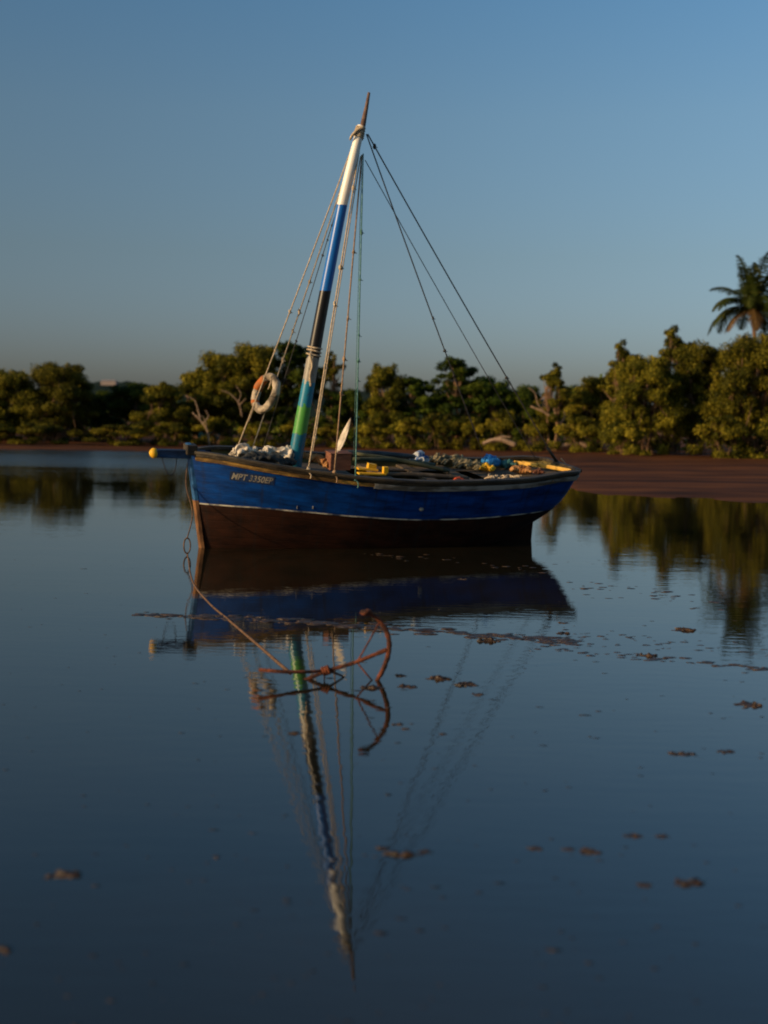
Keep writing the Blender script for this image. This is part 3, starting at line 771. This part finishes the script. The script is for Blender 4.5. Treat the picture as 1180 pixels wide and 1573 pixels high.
cargo("yellow_sack", bm, M_yellow.copy(), "small yellow sack below the blue plastic sheet", "sack")
def oar(x0, y0, x1, y1, v, label):
    bm = bmesh.new(); a, b = odk(x0, y0, .10), odk(x1, y1, .10); d = b - a
    box(bm, a + d * .5, d * .5, (0, .05, 0), (0, 0, .04), .02)
    tube(bm, [a, a - d * .5], .025, 8)
    return cargo("oar", bm, M_oar, label, "oar", smooth=False)
oar(790, 710, 824, 715, .35, "yellow oar blade lying just forward of the other oar near the stern")
oar(827, 714, 876, 723, .15, "yellow oar blade reaching out to the stern end of the boat")
bm = heap([odk(788, 723, .09), odk(798, 721, .09), odk(808, 722, .09), odk(818, 724, .09)], [.05, .10, .10, .04], seed=22, lumpv=.7)
cargo("sack_bundle", bm, M_bundle, "orange brown sacking bundle below the yellow oars near the stern", "sack")
bm = heap([odk(820, 725, .09), odk(828, 724, .09), odk(836, 726, .09)], [.04, .07, .03], seed=23, lumpv=.7)
cargo("sack_bundle", bm, M_box, "small reddish brown bundle beside the larger orange brown sacking", "sack")
bm = bmesh.new()
for i in range(9):
    c = odk(752 + i * 5.5, 734 + rnd.uniform(-2, 1), .04); a0 = rnd.uniform(0, 6)
    tube(bm, [c + Vector((.09 * math.cos(a0 + j * .55), .10 * math.sin(a0 + j * .55), .03 * math.sin(j * .9 + i))) for j in range(13)], .018, 6)
cargo("rope_coil", bm, M_rope, "loose coil of pale rope on the near side deck toward the stern", "rope")
bm = bmesh.new(); tube(bm, resample([odk(800, 737, .03), odk(820, 736, .03), odk(840, 735, .03), odk(850, 739, .03)], 20), .016, 6)
cargo("loose_rope", bm, M_rope2, "single length of brown rope curving along the near rail toward the stern", "rope")
bm = heap([odk(699, 739, .09), odk(706, 737, .09), odk(714, 739, .09)], [.04, .07, .04], seed=25, lumpv=.4)
cargo("red_float", bm, M_red, "red orange float lying on the near side deck amidships", "float")
# lifebuoy hanging in the forward stays
lb = empty("lifebuoy"); c = BM @ bp(408, 604, .60); lb.location = c
tag(lb, "worn white and orange lifebuoy hanging in the forward stays", "lifebuoy")
zax = (BM.to_3x3() @ (bp(422, 572, .6) - bp(396, 636, .6))).normalized()
nrm = Vector((-0.76, -0.64, 0.05)); nrm = (nrm - zax * nrm.dot(zax)).normalized(); sx_ = zax.cross(nrm)
def torus_part(a0, a1, M, name, rr=.078):
    bm = bmesh.new(); n = max(4, int((a1 - a0) / .16))
    for_pts = [zax * .33 * math.sin(a0 + (a1 - a0) * i / n) + sx_ * .30 * math.cos(a0 + (a1 - a0) * i / n) for i in range(n + 1)]
    tube(bm, for_pts, rr, 12, lump=.30, cap=True)
    return fin(name, bm, M, lb)
torus_part(0, 2 * math.pi, M_ringw, "ring")
for k, a0 in enumerate((1.2, 2.0, 4.4)):      # frayed cord hanging off it
    bm = bmesh.new(); c0 = zax * .33 * math.sin(a0) + sx_ * .30 * math.cos(a0)
    tube(bm, resample([c0 + nrm * .08, c0 + nrm * .10 + sx_ * .06 - zax * .10, c0 + nrm * .07 + sx_ * .02 - zax * (.22 + .05 * k)], 8), .012, 5)
    fin("cord", bm, M_rope, lb)
for a0, wd in ((2.2, .95), (3.9, .22)):
    torus_part(a0, a0 + wd, M_ringo, "band", .082)

# ------------------------------------------------------------------ anchor and its rope
AY = 10.6
anc = empty("anchor", ground(570, 1052)); tag(anc, "rusty iron fisherman anchor lying in the shallow water in front of the boat", "anchor")
AO = anc.location.copy()
def ap(x, y, Y=AY): return at(x, y, Y) - AO
bm = bmesh.new(); tube(bm, resample([ap(594, 998), ap(550, 1016), ap(505, 1030), ap(470, 1044), ap(440, 1058)], 46), [.020 - .004 * i / 45 for i in range(46)], 10, lump=.32)
fin("shank", bm, M_rust, anc)
arm = [ap(560, 939, 10.55), ap(575, 946, 10.57), ap(587, 958), ap(596, 976), ap(598, 994), ap(595, 1012), ap(588, 1030), ap(578, 1048), ap(568, 1066)]
bm = bmesh.new(); tube(bm, resample(arm, 40), [.017 + .008 * math.sin(math.pi * i / 39) for i in range(40)], 10, lump=.30)
fin("arm", bm, M_rust, anc)
bm = bmesh.new(); lump(bm, ap(562, 940.5, 10.53), (.055, .05, .030), amp=.3, sub=3, seed=4); fin("fluke", bm, M_rust, anc)
bm = bmesh.new(); lump(bm, ap(566, 1066), (.05, .06, .03), amp=.3, sub=3, seed=5); fin("fluke", bm, M_rust, anc)
bm = bmesh.new(); tube(bm, [ap(550, 1015), ap(567, 985), ap(583, 956)], .008, 8); fin("brace", bm, M_rust, anc)
bm = bmesh.new(); tube(bm, [ap(549, 1018), ap(562, 1034), ap(574, 1048)], .008, 8); fin("brace", bm, M_rust, anc)
bm = bmesh.new()
for k in range(3):
    c = ap(497 + 4 * k, 1031.5 - 1.3 * k); d = (ap(505, 1030) - ap(495, 1034)).normalized(); e1 = d.cross(Vector((0, 1, 0))).normalized(); e2 = d.cross(e1)
    tube(bm, [c + (e1 * math.cos(a) + e2 * math.sin(a)) * .036 for a in [j * math.pi / 7 for j in range(15)]], .013, 6, cap=False)
fin("collar", bm, M_rust, anc)
bm = bmesh.new(); tube(bm, [ap(398, 1029, 10.35), ap(440, 1032, 10.42), ap(480, 1032, 10.52), ap(503, 1029, 10.62), ap(525, 1038, 10.7), ap(548, 1052, 10.78)], [.017, .018, .016, .014, .010, .009], 8, lump=.15)
fin("stock", bm, M_rust, anc)
bm = bmesh.new(); tube(bm, [ap(498, 1030), ap(499, 1056)], .007, 6); fin("pin", bm, M_rust, anc)

rp = bmesh.new()
b0 = BM @ bp(290, 702, .09); w0 = ground(287.5, 853)
pts = [b0, Vector((b0.x - .03, b0.y - .10, 1.2)), Vector((w0.x - .02, b0.y + (w0.y - b0.y) * .35, .7)), Vector((w0.x, w0.y, 0.30))]
tube(rp, resample(pts, 24), .011, 6)
lc = Vector((w0.x, w0.y, .17))      # the eye splice just above the water
tube(rp, [lc + Vector((.055 * math.cos(a), .02 * math.cos(a), .14 * math.sin(a))) for a in [j * math.pi / 12 for j in range(25)]], .013, 6, cap=False)
tube(rp, resample([Vector((w0.x, w0.y, .04)), w0 + Vector((.02, -.05, .005)), ground(296, 893), ground(320, 925), ground(352, 953), ground(400, 994), ground(425, 1016), ground(446, 1034)], 70), [.011 + .008 * i / 69 for i in range(70)], 8)
tag(fin("anchor_rope", rp, mat("wet_brown_rope", (0.07, 0.038, 0.02), (0.17, 0.095, 0.05), rough=.8, nscale=20)), "brown rope running from the bow down into the water and out to the anchor", "rope")

# ------------------------------------------------------------------ mud clumps and debris
def clump(x, y, wpx, asp, seed, label, h=.25, group="mud clumps breaking the water surface"):
    c = ground(x, y); sc = (c - CAM).length / FPX
    r = wpx * .5 * sc
    bm = bmesh.new(); q = random.Random(seed)
    lump(bm, (0, 0, 0), (r * .8, r * asp * .7, r * h * .30), seed=seed, amp=.9, freq=2.2)
    for i in range(9):
        a_ = q.uniform(0, 6.283); d_ = math.sqrt(q.random()) * .85; k = q.uniform(.12, .34) * (1.1 - .5 * d_)
        lump(bm, (r * d_ * math.cos(a_), r * asp * d_ * math.sin(a_), 0), (r * k * 1.4, r * asp * k * 1.2, r * h * q.uniform(.4, 1.15) * (1.1 - .6 * d_)), seed=seed + i * 7, amp=.8, freq=2.0, sub=2)
    o = fin("mud_clump", bm, M_clump, origin=(0, 0, 0)); o.location = c - Vector((0, 0, r * h * .12))
    return tag(o, label, "mud clump", group)
clumps = [
 (572, 1057, 42, .7, "mud mound that the lower fluke of the anchor is stuck in"),
 (627, 1055, 32, .8, "rounded mud clump just right of the anchor's lower fluke"),
 (617, 1038, 22, .7, "small thin mud clump level with the anchor shank, right of the arm"),
 (672, 1043, 44, .5, "long low mud streak right of the anchor, left half of a pair in line"),
 (716, 1052, 40, .6, "long low mud streak right of the anchor, right half of a pair in line"),
 (733, 1067, 22, .9, "dark mud clump just below the end of the long mud streaks"),
 (612, 1113, 24, .7, "dark leaf shaped mud clump below right of the anchor's reflection"),
 (623, 1120, 16, .7, "tiny mud clump tucked under the leaf shaped clump beside the anchor's reflection"),
 (681, 1128, 14, .9, "tiny round mud clump alone on the reflection of the backstay"),
 (452, 1127, 24, .5, "small dark mud clump left of the mast's reflection"),
 (1047, 1158, 40, .7, "mud clump at the right with a smaller paler one beside it"),
 (1115, 1155, 28, .7, "faint mud clump at the far right of a pair below the tree reflections"),
 (1150, 1083, 42, .8, "wide mud clump by the right edge, below the tree reflections"),
 (98, 1345, 56, .6, "wide mud clump alone in the lower left water"),
 (4, 1458, 36, .9, "mud clump cut by the left edge near the bottom corner"),
 (333, 1317, 14, .8, "tiny mud clump alone between the lower left clump and the mast reflection"),
 (618, 1313, 52, .4, "thin flat mud streak just right of the mast's reflected white top"),
 (654, 1309, 24, .8, "knobbly mud clump touching the right end of the thin streak"),
 (588, 1303, 26, .4, "thin sliver of mud just behind the flat streak by the mast reflection"),
 (822, 1304, 26, .6, "leftmost of three mud clumps in a row at lower right"),
 (873, 1305, 24, .5, "middle, smallest of three mud clumps in a row at lower right"),
 (907, 1308, 32, .9, "rightmost, thickest of three mud clumps in a row at lower right"),
 (973, 1284, 30, .7, "mud clump standing behind the row of three at lower right"),
 (1018, 1285, 20, .8, "faint small mud clump right of the one behind the row of three"),
 (990, 1360, 26, .7, "small mud clump left of the long bottom right clump"),
 (1057, 1357, 50, .6, "long mud clump nearest the bottom right corner"),
 (1052, 968, 40, .5, "thin mud clump in front of the tree reflections at right"),
 (712, 890, 18, .7, "small mud clump in the dark reflection of the blue hull"),
 (866, 957, 18, .7, "small mud clump just in front of the reflected stern"),
 (865, 973, 22, .7, "small mud clump on the mud line in front of the reflected stern"),
 (750, 985, 42, .5, "orange brown clump on the mud line in front of the boat"),
 (992, 1007, 34, .6, "mud clump on the mud line toward the right side"),
]
for i, (x, y, wd, asp, lab) in enumerate(clumps): clump(x, y, wd, asp, i + 1, lab)

def scatter(name, lines, label, cat, seed):
    bm = bmesh.new(); r_ = random.Random(seed)
    for pl, n, spread, smin, smax in lines:
        P = resample([ground(*p) for p in pl], 60)
        for i in range(n):
            p = P[r_.randrange(60)].lerp(P[r_.randrange(60)], 0) + Vector((r_.uniform(-.25, .25), r_.gauss(0, spread), 0))
            s = r_.uniform(smin, smax)
            lump(bm, p, (s, s * r_.uniform(.3, .8), s * .09), seed=i, amp=.7, freq=1.7, sub=2)
    o = fin(name, bm, M_clump)
    return tag(o, label, cat, kind="stuff")
scatter("mud_scum", [([(215, 944), (330, 948), (450, 955), (560, 962)], 130, .10, .03, .12), ([(560, 962), (680, 972), (800, 980), (860, 986)], 120, .12, .025, .11),
                     ([(860, 972), (1000, 985), (1200, 1005)], 70, .25, .015, .05), ([(850, 1000), (1000, 1010), (1110, 1022), (1200, 1030)], 60, .1, .02, .07), ([(900, 905), (1010, 915), (1080, 925)], 40, .5, .02, .07), ([(560, 850), (700, 862), (860, 880)], 34, .25, .02, .08)],
        "broken line of wet mud crossing the water in front of the boat", "mud", 3)
bm = bmesh.new(); r_ = random.Random(8)
for i in range(560):
    x = r_.uniform(-60, 1240); y = 860 + 720 * r_.random() ** 2.0
    if 300 < x < 820 and y < 935: continue
    p = ground(x, y); s = r_.uniform(.004, .017) * (1.6 if r_.random() < .1 else 1)
    if y < 1150 and x > 340: s *= 1.5
    lump(bm, p, (s * r_.uniform(.8, 2.2), s * .7, s * .12), seed=i, amp=.6, sub=1)
tag(fin("floating_debris", bm, mat("dark_leaf_litter", (0.008, 0.006, 0.004), (0.03, 0.018, 0.009), rough=.6, nscale=3)), "tiny specks of leaf litter and mud floating on the water", "debris", kind="stuff")

# ------------------------------------------------------------------ trees
def leaf_cloud(centers, n_each, size, rng, vert=.75):
    """many leaf-sized quads in clumps; centers: (x,y,z,r,flat)"""
    V, T = [], []
    for (cx, cy, cz, r, fl) in centers:
        n = int(n_each * (r ** 2))
        d = rng.normal(size=(n, 3)); d /= np.linalg.norm(d, axis=1)[:, None]
        rad = r * (0.55 + 0.5 * rng.random(n)) * (1 + .25 * np.sin(d[:, 0] * 5 + cx) * np.cos(d[:, 1] * 4 + cz))
        p = d * rad[:, None] * np.array([1, 1, fl]) + np.array([cx, cy, cz])
        nr = d * 1.0 + rng.normal(size=(n, 3)) * .6 + np.array([0, 0, .3]); nr /= np.linalg.norm(nr, axis=1)[:, None]
        t = np.cross(nr, rng.normal(size=(n, 3))); t /= np.linalg.norm(t, axis=1)[:, None]
        b = np.cross(nr, t)
        s = size * (.55 + .9 * rng.random(n))[:, None]
        quad = np.stack([p - t * s, p - b * s * .55, p + t * s, p + b * s * .55], axis=1)
        V.append(quad.reshape(-1, 3))
        T.append(np.clip(.45 + .22 * rng.normal(size=n) + rng.normal() * .16, 0, 1))
    return np.concatenate(V), np.concatenate(T)
def leaf_mesh(name, V, T):
    nq = len(V) // 4
    me = bpy.data.meshes.new(name)
    me.vertices.add(len(V)); me.vertices.foreach_set("co", V.astype(np.float32).ravel())
    me.loops.add(nq * 4); me.loops.foreach_set("vertex_index", np.arange(nq * 4, dtype=np.int32))
    me.polygons.add(nq); me.polygons.foreach_set("loop_start", np.arange(0, nq * 4, 4, dtype=np.int32))
    at_ = me.attributes.new("tint", 'FLOAT', 'FACE'); at_.data.foreach_set("value", T.astype(np.float32))
    me.update(); me.validate()
    return me
def make_tree_meshes(seed, w, h, ncl, base, dens, lsize, stems, topskew=0, openness=1.0):
    """a mangrove about w wide and h tall; crown starts at base*h"""
    rng = np.random.default_rng(seed); rr = random.Random(seed)
    cs = []
    for i in range(ncl):
        a = rr.uniform(0, 6.283); q = math.sqrt(rr.random())
        zf = base + (1 - base) * (rr.random() ** .8)
        prof = math.sin(min(1, (1.02 - zf) / (1.02 - base) * .80 + .16) * math.pi * .62) ** .8   # widest low, rounded top
        rad = w * .5 * prof * q
        r = w * rr.uniform(.075, .165)
        cs.append((math.cos(a) * rad + topskew * zf * w * .2, math.sin(a) * rad, zf * h - r * .5, r, rr.uniform(.45, .75)))
    for i in range(max(3, ncl // 5)):     # small outlying sprays that break the outline
        a = rr.uniform(0, 6.283); zf = rr.uniform(base + .25, 1.0)
        rad = w * .5 * rr.uniform(.35, 1.05) * (1.15 - zf * .85)
        r = w * rr.uniform(.06, .10)
        px_, py_, pz_ = math.cos(a) * rad + topskew * zf * w * .2, math.sin(a) * rad, min(h, zf * h * 1.04) - r * .3
        for q in range(3): cs.append((px_ * (1 - .13 * q) + rr.uniform(-1.4, 1.4) * r, py_ * (1 - .13 * q) + rr.uniform(-1, 1) * r, pz_ - q * r * .8, r * rr.uniform(.7, 1.15), .75))
    V, T = leaf_cloud(cs, dens, lsize, rng)
    crown = leaf_mesh("crown", V, T)
    bm = bmesh.new()
    roots = []
    for k in range(stems):
        a = k * 6.283 / stems + rr.uniform(-.5, .5)
        b0 = Vector((math.cos(a) * w * .07, math.sin(a) * w * .07, -.3))
        mid = Vector((math.cos(a) * w * rr.uniform(.06, .16), math.sin(a) * w * rr.uniform(.06, .16), h * rr.uniform(.25, .4)))
        top = Vector((math.cos(a) * w * .22, math.sin(a) * w * .22, h * rr.uniform(.6, .78)))
        r0 = h * rr.uniform(.013, .022)
        tube(bm, resample([b0, mid + Vector((rr.uniform(-.2, .2), rr.uniform(-.2, .2), 0)), top], 9), [r0 * (1 - .75 * i / 8) for i in range(9)], 7)
        roots.append((mid, top, r0))
        for j in range(2):
            a2 = rr.uniform(0, 6.283); f = b0 + Vector((math.cos(a2) * w * .12, math.sin(a2) * w * .12, -.05))
            tube(bm, resample([b0.lerp(mid, .5), b0.lerp(mid, .35) + (f - b0) * .6, f], 6), r0 * .45, 5)
    for (x, y, z, r, fl) in cs:
        md, tp, r0 = min(roots, key=lambda q: (q[1] - Vector((x, y, z))).length)
        s = md.lerp(tp, rr.uniform(.1, .9))
        tube(bm, resample([s, s.lerp(Vector((x, y, z)), .5) + Vector((0, 0, -.1)), Vector((x, y, z + r * .2))], 5), [r0 * .42, r0 * .35, r0 * .28, r0 * .2, r0 * .1], 5)
    me = bpy.data.meshes.new("trunk"); bm.to_mesh(me); bm.free()
    me.polygons.foreach_set("use_smooth", [True] * len(me.polygons))
    return crown, me
PROTO = {}
def proto(key, M, *a, **k):
    c, t = make_tree_meshes(*a, **k); c.materials.append(M); t.materials.append(M_trunk); PROTO[key] = (c, t, a[1], a[2])
#                    seed  w    h   ncl base dens lsize stems
proto("broad", M_leaf, 11, 7.0, 7.5, 54, .22, 871, .095, 5)
proto("round", M_leaf, 23, 6.0, 6.5, 52, .14, 871, .095, 4)
proto("tall", M_leafg, 31, 5.0, 8.5, 52, .20, 1056, .095, 4)
proto("green", M_leafg, 47, 6.5, 7.0, 54, .12, 871, .095, 4)
proto("airy", M_leaf, 53, 4.5, 9.0, 28, .30, 1003, .095, 3)
proto("shrub", M_leaf, 67, 4.0, 2.6, 33, .10, 1035, .08, 4)
proto("wide", M_leaf, 71, 9.0, 8.0, 78, .10, 687, .095, 6)
def tree(key, x, ytop, wpx, Y, label, name="mangrove_tree", zb=None, group="mangrove trees on the far bank", cat="tree"):
    c, t, w, h = PROTO[key]
    p = at(x, 690, Y); base = 0.25 if zb is None else zb
    top = at(x, ytop, Y).z
    o = empty(name, (p.x, Y, base))
    hh = (top - base) / h; ww = wpx * Y / FPX / w
    o.scale = (ww, ww, hh); o.rotation_euler = (0, 0, (x * 1.37) % 6.28)
    tag(o, label, cat, group)
    for nm, me in (("crown", c), ("trunk", t)):
        q = bpy.data.objects.new(nm, me); C.objects.link(q); q.parent = o
    return o
GL, GC, GR = "mangrove trees at the left of the far bank", "mangrove trees on the bank behind the boat", "tall mangrove trees on the right bank"
# left bank
tree("wide", 10, 566, 130, 102, "bushy olive mangrove cut by the left edge of the view", group=GL)
tree("wide", 92, 556, 125, 102, "big rounded mangrove, tallest of the left bank, before a gap with the distant hill", group=GL)
tree("green", 150, 600, 80, 108, "low dark mangrove in the gap under the distant hill", group=GL)
tree("green", 200, 588, 90, 106, "dark mangrove just right of the gap under the distant hill", group=GL)
tree("round", 250, 588, 90, 100, "olive mangrove left of the bare pale dead branches", group=GL)
tree("broad", -70, 565, 140, 102, "mangrove just beyond the left edge of the view", group=GL)
# behind the boat
tree("round", 305, 566, 90, 104, "mangrove behind the bow with a flat crown spray pointing left", group=GC)
tree("broad", 345, 542, 110, 104, "broad mangrove behind the bowsprit and left of the lifebuoy", group=GC)
tree("broad", 395, 528, 110, 104, "tallest broad mangrove directly behind the lifebuoy", group=GC)
tree("tall", 452, 526, 90, 104, "mangrove whose crown top meets the black part of the mast", group=GC)
tree("airy", 508, 538, 50, 104, "slender open mangrove between mast and green rope stay", group=GC)
tree("green", 530, 598, 80, 104, "low dark mangrove in the dip right of the mast", group=GC)
tree("round", 588, 560, 85, 104, "rounded olive mangrove just right of the green rope stay", group=GC)
tree("tall", 640, 580, 80, 104, "green mangrove in the dip between two taller crowns", group=GC)
tree("tall", 700, 550, 95, 104, "tallest green mangrove crossed by the aft stay, right of midships", group=GC)
tree("green", 752, 578, 85, 104, "green mangrove between the two lower aft stays", group=GC)
tree("green", 800, 592, 80, 104, "low green mangrove left of the slender clump topped tree", group=GC)
tree("airy", 849, 556, 62, 92, "slender mangrove with a leafy clump at its top above the driftwood", group=GC)
tree("green", 880, 592, 80, 104, "dark mangrove between the clump topped tree and the right bank", group=GC)
# right bank
tree("broad", 915, 578, 100, 95, "olive mangrove at the left end of the right bank", group=GR)
tree("airy", 952, 520, 70, 88, "slender mangrove with a thin spray sticking up at its top", group=GR)
tree("wide", 985, 545, 130, 86, "wide olive mangrove with pale roots in the middle of the right bank", group=GR)
tree("airy", 1030, 498, 90, 91, "tallest open mangrove of the right bank, left of the palm", group=GR)
tree("broad", 1070, 528, 110, 88, "olive mangrove below and left of the palm crown", group=GR)
tree("wide", 1150, 512, 150, 84, "large rounded mangrove standing right under the palm crown", group=GR)
tree("wide", 1235, 520, 140, 84, "large mangrove cut by the right edge of the view", group=GR)
# shrubs
for i, (x, yt, wp, Y, lab) in enumerate([
    (330, 640, 70, 100, "low shrub behind the bow beside the teal sheets"), (395, 648, 60, 98, "low shrub under the lifebuoy"), (455, 645, 60, 99, "low shrub behind the green part of the mast"),
    (510, 650, 60, 99, "low shrub behind the pale paddle"), (570, 645, 66, 98, "low shrub right of the paddle"), (625, 640, 64, 97, "low olive shrub above the yellow boards"),
    (672, 634, 66, 96, "bright olive shrub above the blue and white cloth"), (722, 640, 60, 96, "low shrub above the fishing net"), (775, 630, 70, 95, "low shrub left of the driftwood tree"),
    (830, 640, 60, 93, "low shrub directly behind the driftwood tree"), (890, 640, 80, 90, "low shrub between the driftwood and the right bank"),
    (960, 645, 70, 83, "low shrub at the foot of the wide right bank mangrove"), (1110, 638, 90, 81, "low shrub in front of the rounded right bank mangroves"),
    (60, 650, 90, 94, "low shrub at the foot of the big left bank mangrove"), (180, 652, 90, 95, "low shrub in the gap on the left bank"), (265, 648, 70, 96, "low shrub left of the dead branches"),
    (-10, 650, 90, 94, "low shrub by the left edge of the view"), (1190, 640, 90, 80, "low shrub by the right edge of the view")]):
    tree("shrub", x, yt, wp, Y, lab, name="mangrove_shrub", zb=.15, group="low mangrove shrubs along the mud bank", cat="shrub")
# thicket behind, one far mass
rng = np.random.default_rng(5); cs = []
r_ = random.Random(9)
for i in range(230):
    x = r_.uniform(-250, 1450); Y = r_.uniform(108, 135) - (12 if x > 900 else 0)
    top = at(x, 612 if x < 880 else 575, Y).z
    p = at(x, 640, Y)
    cs.append((p.x, Y, r_.uniform(.6, max(1.5, top - 1)), r_.uniform(1.0, 1.9), .8))
V, T = leaf_cloud(cs, 60, .22, rng)
tag(link("mangrove_thicket", leaf_mesh("mangrove_thicket", V, T), M_leafg, smooth=False), "dense dark mangrove thicket filling in behind the trees of the far bank", "thicket", kind="stuff")

# palm
pY = 98; pc = at(1156, 472, pY)
palm = empty("palm_tree", (pc.x + .6, pY, .3)); tag(palm, "tall coconut palm rising above the mangroves at the right edge", "palm tree")
po = Vector((pc.x + .6, pY, .3)); top = pc - po
bm = bmesh.new(); tube(bm, resample([(0, 0, -.4), (.25, 0, top.z * .4), (-.25, 0, top.z * .75), top], 20), [.22 - .08 * i / 19 for i in range(20)], 10); fin("trunk", bm, M_trunk, palm)
def frond(name, az, el, L, M, seed, droop):
    rg = random.Random(seed); V = []; T = []
    rg.random(); d0 = Vector((math.cos(az) * math.cos(el), math.sin(az) * math.cos(el), math.sin(el)))
    p = top.copy(); pts = [p.copy()]; d = d0.copy(); n = 26
    for i in range(n):
        d = (d + Vector((0, 0, -droop * (i / n) * .16))).normalized(); p = p + d * (L / n); pts.append(p.copy())
    bm = bmesh.new(); tube(bm, pts, [.035 * (1 - .85 * i / n) for i in range(n + 1)], 5)
    lay = None
    for i in range(2, n + 1):
        t = i / n; d = (pts[i] - pts[i - 1]).normalized(); sd_ = d.cross(Vector((0, 0, 1))).normalized(); upv = sd_.cross(d)
        ll = L * .26 * math.sin(math.pi * min(1, .18 + .78 * t)) ** .8
        for s in (-1, 1):
            for h in (0, .33, .67):
                b = pts[i - 1].lerp(pts[i], h)
                e = b + sd_ * s * ll * (.65 + .3 * rg.random()) + d * ll * (.4 + .3 * rg.random()) + Vector((0, 0, -ll * (.15 + .55 * rg.random())))
                wv = d * .034
                bm.faces.new([bm.verts.new(b - wv), bm.verts.new(b + wv), bm.verts.new(b.lerp(e, .6) + wv + upv * .03), bm.verts.new(e), bm.verts.new(b.lerp(e, .6) - wv + upv * .03)])
    me = bpy.data.meshes.new(name); bm.to_mesh(me); bm.free()
    a = me.attributes.new("tint", 'FLOAT', 'FACE'); tv = rg.uniform(.2, .7)
    a.data.foreach_set("value", [min(1, max(0, tv + rg.gauss(0, .15))) for _ in me.polygons])
    return link(name, me, M, palm)
rg = random.Random(77)
for i in range(26):
    az = i * 2.399 + rg.uniform(-.2, .2); el = [1.25, .9, .55, .25, .05][i % 5] + rg.uniform(-.1, .1)
    frond("frond", az, el, rg.uniform(3.9, 5.0), M_palm, i, .7 if el > .8 else 1.1)
for az in (3.35, 2.8, 4.6):
    f = frond("frond", az, -.35, 3.2, M_palmdry, 40 + int(az * 10), .9); f['label'] = "dry brown hanging frond"
bm = bmesh.new()
for i in range(7): lump(bm, top + Vector((.25 * math.cos(i), .25 * math.sin(i), -.3 - .12 * (i % 2))), (.14, .14, .16), seed=i, amp=.1, sub=2)
fin("coconut_cluster", bm, M_palmdry, palm)

# dead wood
def branchy(name, segs, Y, label, cat, group=None):
    bm = bmesh.new()
    for pts, r0, r1 in segs:
        P = resample([at(x, y, Y + dy) for x, y, dy in pts], 14)
        tube(bm, P, [r0 + (r1 - r0) * i / 13 for i in range(14)], 7, lump=.35)
    c = min((v.co for v in bm.verts), key=lambda q: q.z).copy()
    return tag(fin(name, bm, M_dead, origin=(c.x, c.y, c.z)), label, cat, group)
branchy("driftwood_tree", [([(903, 672, 0), (880, 660, 0), (858, 648, -.3), (838, 634, -.5), (815, 624, -.6)], .15, .06),
                           ([(858, 648, -.3), (852, 632, -.2), (849, 615, 0)], .06, .02), ([(838, 634, -.5), (826, 620, -.8), (822, 604, -1), (812, 596, -1)], .055, .02),
                           ([(862, 650, -.3), (868, 638, .3), (864, 628, .5)], .07, .03), ([(895, 668, 0), (905, 680, 0), (884, 690, -.6)], .07, .03), ([(885, 663, 0), (890, 678, 0), (892, 690, 0)], .08, .05)], 92,
         "bleached dead tree leaning out over the mud behind the stern", "dead tree")
branchy("driftwood_log", [([(742, 682, 0), (757, 676, 0), (775, 677, 0), (792, 684, 0)], .13, .20), ([(765, 678, 0), (770, 671, 0), (784, 672, 0)], .10, .07)], 92, "thick bleached log lying under the shrubs above the blue sheet", "driftwood")
branchy("driftwood_log", [([(858, 690, 0), (868, 684, 0), (886, 682, 0), (903, 686, 0)], .12, .15), ([(884, 683, 0), (897, 680, 0), (905, 688, 0)], .09, .06)], 90, "bleached log lying at the foot of the leaning dead tree", "driftwood")
branchy("dead_branches", [([(322, 684, 0), (318, 660, 0), (308, 646, 0), (296, 634, 0)], .08, .05), ([(308, 646, 0), (303, 625, .3), (298, 614, .4), (285, 608, .5)], .05, .02), ([(318, 655, 0), (312, 640, -.4), (300, 640, -.5)], .045, .02), ([(312, 650, 0), (320, 640, .3), (316, 630, .3)], .05, .03)], 98,
         "pale bare dead branches standing on the bank behind the bowsprit", "dead tree")
branchy("dead_branches", [([(372, 640, 0), (366, 618, 0), (352, 604, 0), (340, 600, 0)], .05, .02), ([(366, 618, 0), (370, 604, .2), (362, 592, .2)], .035, .02), ([(368, 622, 0), (378, 612, -.2)], .05, .02)], 99,
         "thin bare branches among the leaves left of the lifebuoy", "dead tree")
# teal sheets under the trees, pale house far away on the hill
for x, y, s, lab in ((312, 668, .35, "small teal sheet under the trees left of its pair"), (327, 671, .45, "larger teal sheet under the trees behind the bow")):
    p = at(x, y, 101); bm = bmesh.new()
    lump(bm, (0, 0, 0), (s * 1.3, .5, s), amp=.25, sub=3, seed=int(x)); tag(fin("teal_tarp", bm, M_tealpaint), lab, "tarpaulin", "teal sheets under the trees").location = (p.x, 101, p.z)
hp = at(168, 590, 1840)
house = empty("far_house", hp); tag(house, "tiny pale house on the distant hill at left", "house")
bm = bmesh.new(); box(bm, (0, 0, 1), (12, 0, 0), (0, 7, 0), (0, 0, 3)); fin("wall", bm, M_pale, house, smooth=False)
bm = bmesh.new()
v = [bm.verts.new(q) for q in ((-13, -8, 4.05), (13, -8, 4.05), (13, 8, 4.05), (-13, 8, 4.05), (-9, 0, 6.5), (9, 0, 6.5))]
for f in ((0, 1, 5, 4), (2, 3, 4, 5), (1, 2, 5), (3, 0, 4), (3, 2, 1, 0)): bm.faces.new([v[i] for i in f])
fin("roof", bm, M_pale, house, smooth=False)
